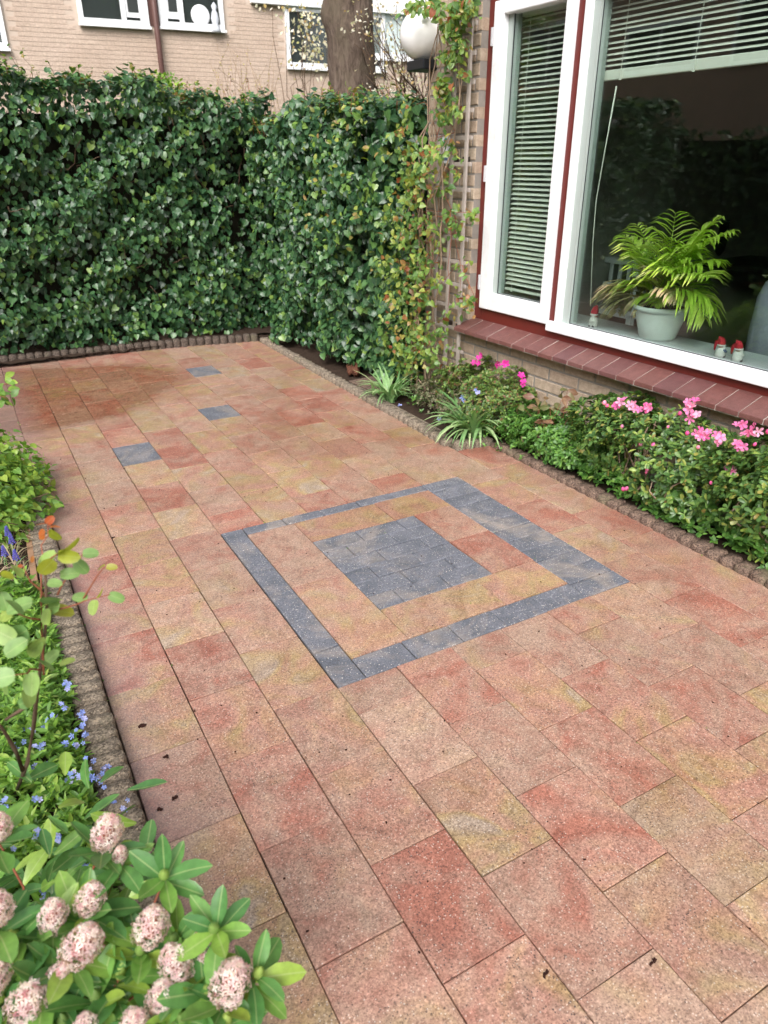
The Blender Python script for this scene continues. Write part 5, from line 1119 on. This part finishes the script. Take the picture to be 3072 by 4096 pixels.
la = empty('garden_lath', (-.02, 2.5, .03), math.atan2(.039, .957) * -1, 'narrow brown wooden lath lying along the left kerb', 'lath'); box_obj('lath_strip', (-.011, .011, -.50, .50, -.01, .012), M['lath'], la, .002)
# yellow green shrub overhanging the kerb
yb = empty('golden_ivy', (-.12, 3.45, 0), 0, 'yellow green lobed leaf shrub spilling over the left kerb', 'shrub'); cl = Cloud(); n = 3600
g = unit(rng.normal(0, 1, (n, 3))); g[:, 2] = np.abs(g[:, 2]); rr = rng.uniform(.6, 1.03, n) * (1 + .1 * np.sin(6 * g[:, 0] + 9 * g[:, 1])); P = np.array([-.20, 3.40, .02]) + g * rr[:, None] * [.34, .58, .32]; P[:, 2] = np.maximum(P[:, 2], .03)
cl.add(P, unit(g * [1, 1, .1] + rng.normal(0, .6, (n, 3)) + [0, 0, -.3]), unit(g + [0, 0, .7] + rng.normal(0, .35, (n, 3))), rng.uniform(.022, .040, n), .5); cl.build(yb, [IVY[0], IVY[1], OVAL[0]], M['lime'], 300, 'leaf', 'foliage', 74)
twigs(yb, [wig((-.2, 3.4, 0), P[i] * .95, 5, .05) for i in range(30)], .004, M['twig'], 'stem', True)
sp2 = empty('leaf_spray', dep(-60, 1560, 3.0), 0, 'small green leaf spray entering from the left picture edge', 'shoot'); cl = Cloud()
for (px, py) in [(20, 1512), (40, 1530), (10, 1545), (45, 1590), (20, 1605), (5, 1580), (-20, 1550), (-40, 1600), (30, 1560)]: cl.add([dep(px, py, 3.0 + rng.uniform(-.1, .1))] * 2, unit(rng.normal(0, 1, (2, 3)) + [1, 0, .2]), unit(rng.normal(0, .4, (2, 3)) + [0, -.5, 1.]), rng.uniform(.035, .055, 2))
cl.build(sp2, OVAL, M['lime'], 40, 'leaf', 'leaves', 75); twigs(sp2, [wig(dep(-60, 1560, 3.0), dep(35, 1535, 3.0), 5, .04), wig(dep(-60, 1560, 3.0), dep(35, 1600, 3.0), 5, .04), wig(gz(-420, 1800, 0), dep(-60, 1560, 3.0), 6, .04)], .003, M['twigred'], 'stem', True)

# rose shoots in the foreground
ros = empty('rose_bush', (-.17, 1.30, 0), 0, 'thorny rose bush with fresh green and red shoots at the left edge', 'rose'); D0 = 1.0
def rl(px, py, t, ang, size, nrm=(-.1, -.5, .85), tmpl=None, mat='roseg', cl=None):
    P = dep(px, py, t); d = CR * math.cos(math.radians(ang)) - CD * math.sin(math.radians(ang)); cl.add([P], unit(d + rng.normal(0, .25, 3)), unit(np.array(nrm) + rng.normal(0, .55, 3)), size * .64)
RO = [t_oval(.38, .16, .12, (.60, .95, 1., .88, .60)), t_oval(.34, .25, .2, (.6, .92, 1., .9, .62))]
def rs(lst, mat, seed):
    cl = Cloud()
    for i, (x, y, t, a, s) in enumerate(lst):
        if mat == 'roseg' and i > 6 and i % 5 in (1, 3): continue
        rl(x, y, t, a, s, cl=cl)
    cl.build(ros, RO, M[mat], 300, 'leaf', 'foliage', seed)
# (px, py, depth, direction deg (0 = right, 90 = up), size m)
rs([(185, 2095, 1.02, 20, .024), (180, 2095, 1.02, 175, .020), (178, 2120, 1.02, 215, .020), (172, 2130, 1.02, 240, .018), (195, 2110, 1.02, -15, .024), (90, 2262, .95, 190, .014), (128, 2250, .95, 90, .014)], 'roser', 81)
rs([(222, 2215, .95, 18, .058), (232, 2220, .95, -28, .046), (195, 2120, 1.02, -60, .034), (425, 2268, 1.0, 15, .024), (420, 2262, 1.0, 225, .022), (215, 2240, .95, 200, .045), (385, 2390, 1.0, 55, .026), (200, 2440, 1.0, 15, .05), (2, 2300, .9, 0, .03)], 'rosey', 82)
rs([(225, 2215, .96, 205, .048), (330, 2215, 1.0, -5, .034), (300, 2240, .98, -70, .040), (350, 2395, 1.0, 160, .034), (380, 2400, 1.0, -65, .034), (435, 2378, 1.0, 0, .036), (250, 2400, .98, 185, .045), (240, 2425, .98, 205, .045), (150, 2330, .95, 215, .05), (190, 2330, .95, 30, .03), (130, 2410, .93, 200, .055), (90, 2380, .93, 170, .055), (60, 2450, .93, 200, .05), (150, 2480, .95, 210, .055), (110, 2520, .95, 195, .06), (60, 2560, .93, 180, .055), (40, 2480, .92, 30, .05), (160, 2560, .96, 240, .045), (90, 2640, .95, 210, .055), (60, 2700, .94, 200, .055), (130, 2690, .97, -100, .050), (165, 2700, .97, -60, .045), (20, 2620, .92, 60, .05), (30, 2740, .93, -20, .05), (150, 2640, .97, -10, .045), (240, 2660, 1.05, 10, .035), (200, 2600, 1.0, 30, .035), (100, 2750, .98, -90, .05), (10, 2350, .9, 20, .05), (30, 2400, .9, -20, .045), (160, 2395, .95, -20, .04), (20, 2540, .91, -10, .05), (185, 2500, .97, 100, .035), (5, 2680, .92, -40, .05), (80, 2310, .93, 120, .04), (50, 2340, .93, 200, .04), (200, 2330, .97, 150, .04), (240, 2300, .98, 20, .04), (110, 2340, .95, 60, .04), (140, 2450, .96, 150, .04), (30, 2440, .94, 90, .04), (210, 2560, 1.0, 160, .04), (70, 2600, .95, 60, .04), (25, 2650, .95, 120, .04), (120, 2600, .96, 10, .04), (180, 2650, 1.0, 40, .04), (60, 2500, .94, -60, .045), (230, 2700, 1.05, 200, .035), (290, 2420, .99, -80, .035), (20, 2780, .97, 80, .045), (75, 2820, 1.0, 20, .04), (5, 2860, .98, 30, .045)], 'roseg', 83)
twigs(ros, [[gz(60, 3180, 0.02), dep(110, 3050, 1.16), dep(135, 2900, 1.12), dep(150, 2750, 1.06), dep(170, 2620, 1.02), dep(188, 2450, .98), dep(180, 2260, .96)], [dep(90, 3080, 1.2), dep(60, 3000, 1.15), dep(20, 2930, 1.08), dep(-40, 2850, 1.0)], [dep(140, 2780, 1.06), dep(100, 2830, 1.06), dep(20, 2880, 1.05)]], .0042, M['twig'], 'stem')
twigs(ros, [wig(dep(180, 2260, .96), dep(230, 2215, .95), 4, .03), wig(dep(175, 2700, 1.0), dep(165, 2400, .99), 3, .02) + wig(dep(165, 2300, 1.0), dep(190, 2090, 1.02), 5, .03), wig(dep(188, 2450, .98), dep(380, 2392, 1.0), 6, .03) + [dep(440, 2378, 1.0)], wig(dep(230, 2380, .99), dep(285, 2270, .99), 4, .03), wig(dep(180, 2480, .98), dep(60, 2450, .93), 4, .04), wig(dep(165, 2600, 1.0), dep(60, 2560, .93), 4, .04), wig(dep(160, 2680, 1.02), dep(60, 2700, .94), 4, .04), wig(dep(190, 2400, .98), dep(90, 2262, .95), 4, .04), wig(dep(285, 2300, 1.0), dep(330, 2215, 1.0), 3, .02), wig(dep(330, 2400, 1.0), dep(420, 2265, 1.0), 4, .05)], .0016, M['twigred'], 'side_shoots', True)

# skimmia in the lower left corner
sk = empty('skimmia_bush', (-.25, .85, 0), 0, 'skimmia bush with glossy leaves and pale pink flower heads in the lower left corner', 'shrub')
SF = [(427, 3330, 1.05, 1.0, 65), (362, 3594, 1.0, .9, 60), (210, 3663, .98, .85, 80), (329, 3779, .95, 1.15, 40), (604, 3706, 1.0, 1.1, 65), (800, 3790, 1.0, .75, 110), (702, 3851, .97, .95, 130), (922, 3930, .95, 1.15, 65), (108, 4010, .92, 1.1, 60), (644, 3988, .95, .85, 75), (532, 4105, .92, .85, 70), (-10, 3634, .95, .9, 80), (-5, 3308, 1.05, .8, 80), (235, 3890, .94, .6, 20), (340, 4110, .92, .7, 90), (-30, 3900, .92, 1., 80), (480, 3420, 1.05, .5, 80)]
SR = [(0, 3980, .93), (655, 3490, 1.02), (860, 3700, .99), (1020, 3890, .98), (376, 3990, .96), (817, 3952, .97), (65, 3742, .97), (470, 3900, .98), (20, 3900, .96), (130, 3850, .97), (300, 3650, 1.02), (560, 3800, 1.0), (740, 4060, .95), (250, 4090, .94), (900, 4080, .95), (620, 4130, .93), (-40, 4050, .93), (420, 3770, 1.0), (700, 3740, 1.02)]
im = np.array(sk.matrix_basis.inverted()); cl = Cloud(); flo = t_floret(); paths = []
fm_ = []
for kf in range(3):
    V = []; F = []; X = []; nfl = 210
    for i in range(nfl):
        zf_ = 1 - 2 * (i + .5) / nfl; a = i * 2.39996; rr = math.sqrt(1 - zf_ * zf_); nn = np.array([rr * math.cos(a), rr * math.sin(a), zf_]); c = nn * np.array([.026, .026, .038]) * (1 + .10 * math.sin(4 * a + kf) * rr + rng.normal(0, .07)); c[0] *= 1 - .25 * max(0, zf_); c[1] *= 1 - .25 * max(0, zf_)
        n2 = unit(nn + rng.normal(0, .3, 3)); u = unit(np.cross(n2, [.2, .3, .9])); w = np.cross(n2, u); s = .0066 * rng.uniform(.8, 1.2); b = len(V)
        for v in flo[0]: V.append(c + (u * v[0] + w * v[1] + n2 * v[2]) * s)
        X += [rng.random()] * len(flo[0]); F += [tuple(int(k) + b for k in f) for f in flo[1]]
    fm_.append(tri_mesh('flower_head', V, F, M['skimfl'], {'rnd': X}))
qcore = QB(); V, F = lathe([(.014 * math.sin(math.pi * i / 8), -.024 * math.cos(math.pi * i / 8)) for i in range(9)], 10); qcore.add(V, F); corem = qcore.mesh('flower_core', M['twigred'], True)
root0 = np.array([-.22, .85, .02])
for (px, py, t, s, ang) in SF:
    P = dep(px, py, t); ax = unit(CR * math.cos(math.radians(ang)) * .75 - CD * math.sin(math.radians(ang)) * .75 + np.array([0, -.1, .55])); x = unit(np.cross(ax, [.2, 1, .1])); y = np.cross(ax, x)
    R = np.eye(4); s *= .76; R[:3, 0] = x * s; R[:3, 1] = y * s; R[:3, 2] = ax * s; R[:3, 3] = P; Mx = Matrix((im @ R).tolist())
    o = link('flower_head', fm_[rng.integers(0, 3)], None, sk, mw=Mx); link('flower_core', corem, None, o)
    base_ = P - ax * .045 * s; paths.append(wig(root0 + rng.normal(0, .06, 3) * [1, 1, 0], base_, 6, .04))
    k = 7; a = np.arange(k) * 2.4 + rng.uniform(0, 6); Rr = x[None] * np.cos(a)[:, None] + y[None] * np.sin(a)[:, None]
    cl.add(base_ - ax * .008 * (np.arange(k) % 3)[:, None], unit(Rr + ax * rng.uniform(.0, .6, (k, 1))), unit(ax - Rr * .3 + rng.normal(0, .1, (k, 3))), rng.uniform(.052, .078, k))
qb = QB(); V, F = lathe([(0, 0), (.006, .004), (.008, .014), (.004, .024), (0, .028)], 8); qb.add(V, F); budm = qb.mesh('leaf_bud', M['lime'], True)
for (px, py, t) in SR:
    P = dep(px, py, t) - [0, 0, .01]; ax = unit(np.array([rng.normal(0, .22), -.25 + rng.normal(0, .2), 1.])); x = unit(np.cross(ax, [.2, 1, .1])); y = np.cross(ax, x); paths.append(wig(root0 + rng.normal(0, .06, 3) * [1, 1, 0], P, 6, .04))
    R = np.eye(4); R[:3, 0] = x; R[:3, 1] = y; R[:3, 2] = ax; R[:3, 3] = P; link('leaf_bud', budm, None, sk, mw=Matrix((im @ R).tolist()))
    k = 9; a = np.arange(k) * 2.4 + rng.uniform(0, 6); Rr = x[None] * np.cos(a)[:, None] + y[None] * np.sin(a)[:, None]; e = np.linspace(.9, .1, k)[:, None]
    cl.add(P - ax * .010 * (np.arange(k) / 3)[:, None], unit(Rr + ax * e), unit(ax - Rr * e * .8 + rng.normal(0, .1, (k, 3))), rng.uniform(.046, .076, k))
n = 420; yy = rng.uniform(.55, 1.2, n); P = np.stack([rng.uniform(-.6, .06, n), yy, rng.uniform(.12, .36, n)], 1); cl.add(P, unit(rng.normal(0, 1, (n, 3)) * [1, 1, .4]), unit(rng.normal(0, .4, (n, 3)) + [0, 0, 1.]), rng.uniform(.05, .08, n), -.3)
cl.build(sk, SKIM, M['skim'], 300, 'leaf', 'foliage', 91); twigs(sk, paths, .0035, M['twigred'], 'stem', True)

jm = empty('joint_moss', (1.0, 3.0, 0), 0, 'small tufts of moss and weeds in the joints by the kerbs', 'moss'); jm['kind'] = 'stuff'; cl = Cloud(); n = 420
side = rng.integers(0, 3, n); yy = rng.uniform(.6, 5.7, n); xx = np.where(side == 0, .098 + rng.normal(0, .004, n), np.where(side == 1, np.where(yy > 2.95, 2.088, 2.29) + rng.normal(0, .005, n), row(1) + .2 * rng.integers(0, 9, n) + rng.normal(0, .002, n)))
clump = np.sin(9 * yy + 3 * side) * np.sin(23 * yy) > .25; P = np.stack([xx, yy, np.full(n, .0005)], 1)[clump]; m = len(P)
cl.add(P, unit(rng.normal(0, 1, (m, 3)) * [1, 1, .3] + [0, 0, .5]), unit(rng.normal(0, .4, (m, 3)) + [0, 0, 1.]), rng.uniform(.004, .012, m)); cl.build(jm, SMALL, M['fmn'], 0, 'leaf', 'leaves', 77)
# ---- litter on the terrace
def crumb(px, py, lab, s, name='dead_flower', mat='dead', cat='dead flower', grp='dead petals on the terrace'):
    c = gz(px, py, 0.0); o = empty(name, (c[0], c[1], .001), rng.uniform(0, 6), lab, cat, grp); q = QB()
    for i in range(4):
        p = [np.array([rng.normal(0, .4), rng.normal(0, .25), .15]) * s]; 
        for _ in range(3): p.append(p[-1] + rng.normal(0, .32, 3) * s * [1, .8, .3]); p[-1][2] = max(.0012, p[-1][2])
        q.tube(p, [.25 * s, .42 * s, .34 * s, .1 * s], 5)
    link('petal_scrap', q.mesh('petal_scrap', M[mat], True), None, o); return o
crumb(572, 2905, 'largest black shrivelled petal scrap near the left kerb', .011)
crumb(667, 3030, 'dark curled petal scrap in the middle of the three', .010)
crumb(695, 3195, 'dark petal scrap lying lowest of the three', .009)
crumb(635, 3240, 'thin dark scrap touching the damp edge below the others', .008)
crumb(452, 2152, 'small dark crumb in the first long joint', .007)
crumb(497, 1876, 'tiny crumb beside the lowest grey tile', .005)
crumb(1000 + 1020 * .542, 1300 + 1110 * .542, 'tiny black crumb on the orange ring tile', .004)
crumb(2180, 3895, 'black seed husk on the lower right tiles', .007, 'seed_husk', 'dead', 'seed husk', None)
crumb(2615, 3848, 'brown stalk with a dark tip near the bottom right', .007, 'seed_husk', 'dead', 'seed husk', None)
lt = empty('crumbs', (1.2, 2.0, 0), 0, 'tiny scattered dark crumbs and grit on the terrace tiles', 'grit'); lt['kind'] = 'stuff'; q = QB()
for _ in range(420):
    x = rng.uniform(.12, 2.2); y = rng.uniform(.2, 5.8); s = rng.uniform(.0008, .0022); V = boxv(-s * rng.uniform(.6, 2), s, -s, s * .8, 0, s * .8) + rng.normal(0, s * .2, (8, 3)); ca, sa = math.cos(x * 99), math.sin(x * 99); V = V @ np.array([[ca, sa, 0], [-sa, ca, 0], [0, 0, 1]]); q.add(V + [x - 1.2, y - 2.0, .0012], BOXF)
link('grit', q.mesh('grit', M['dead']), None, lt)['kind'] = 'stuff'
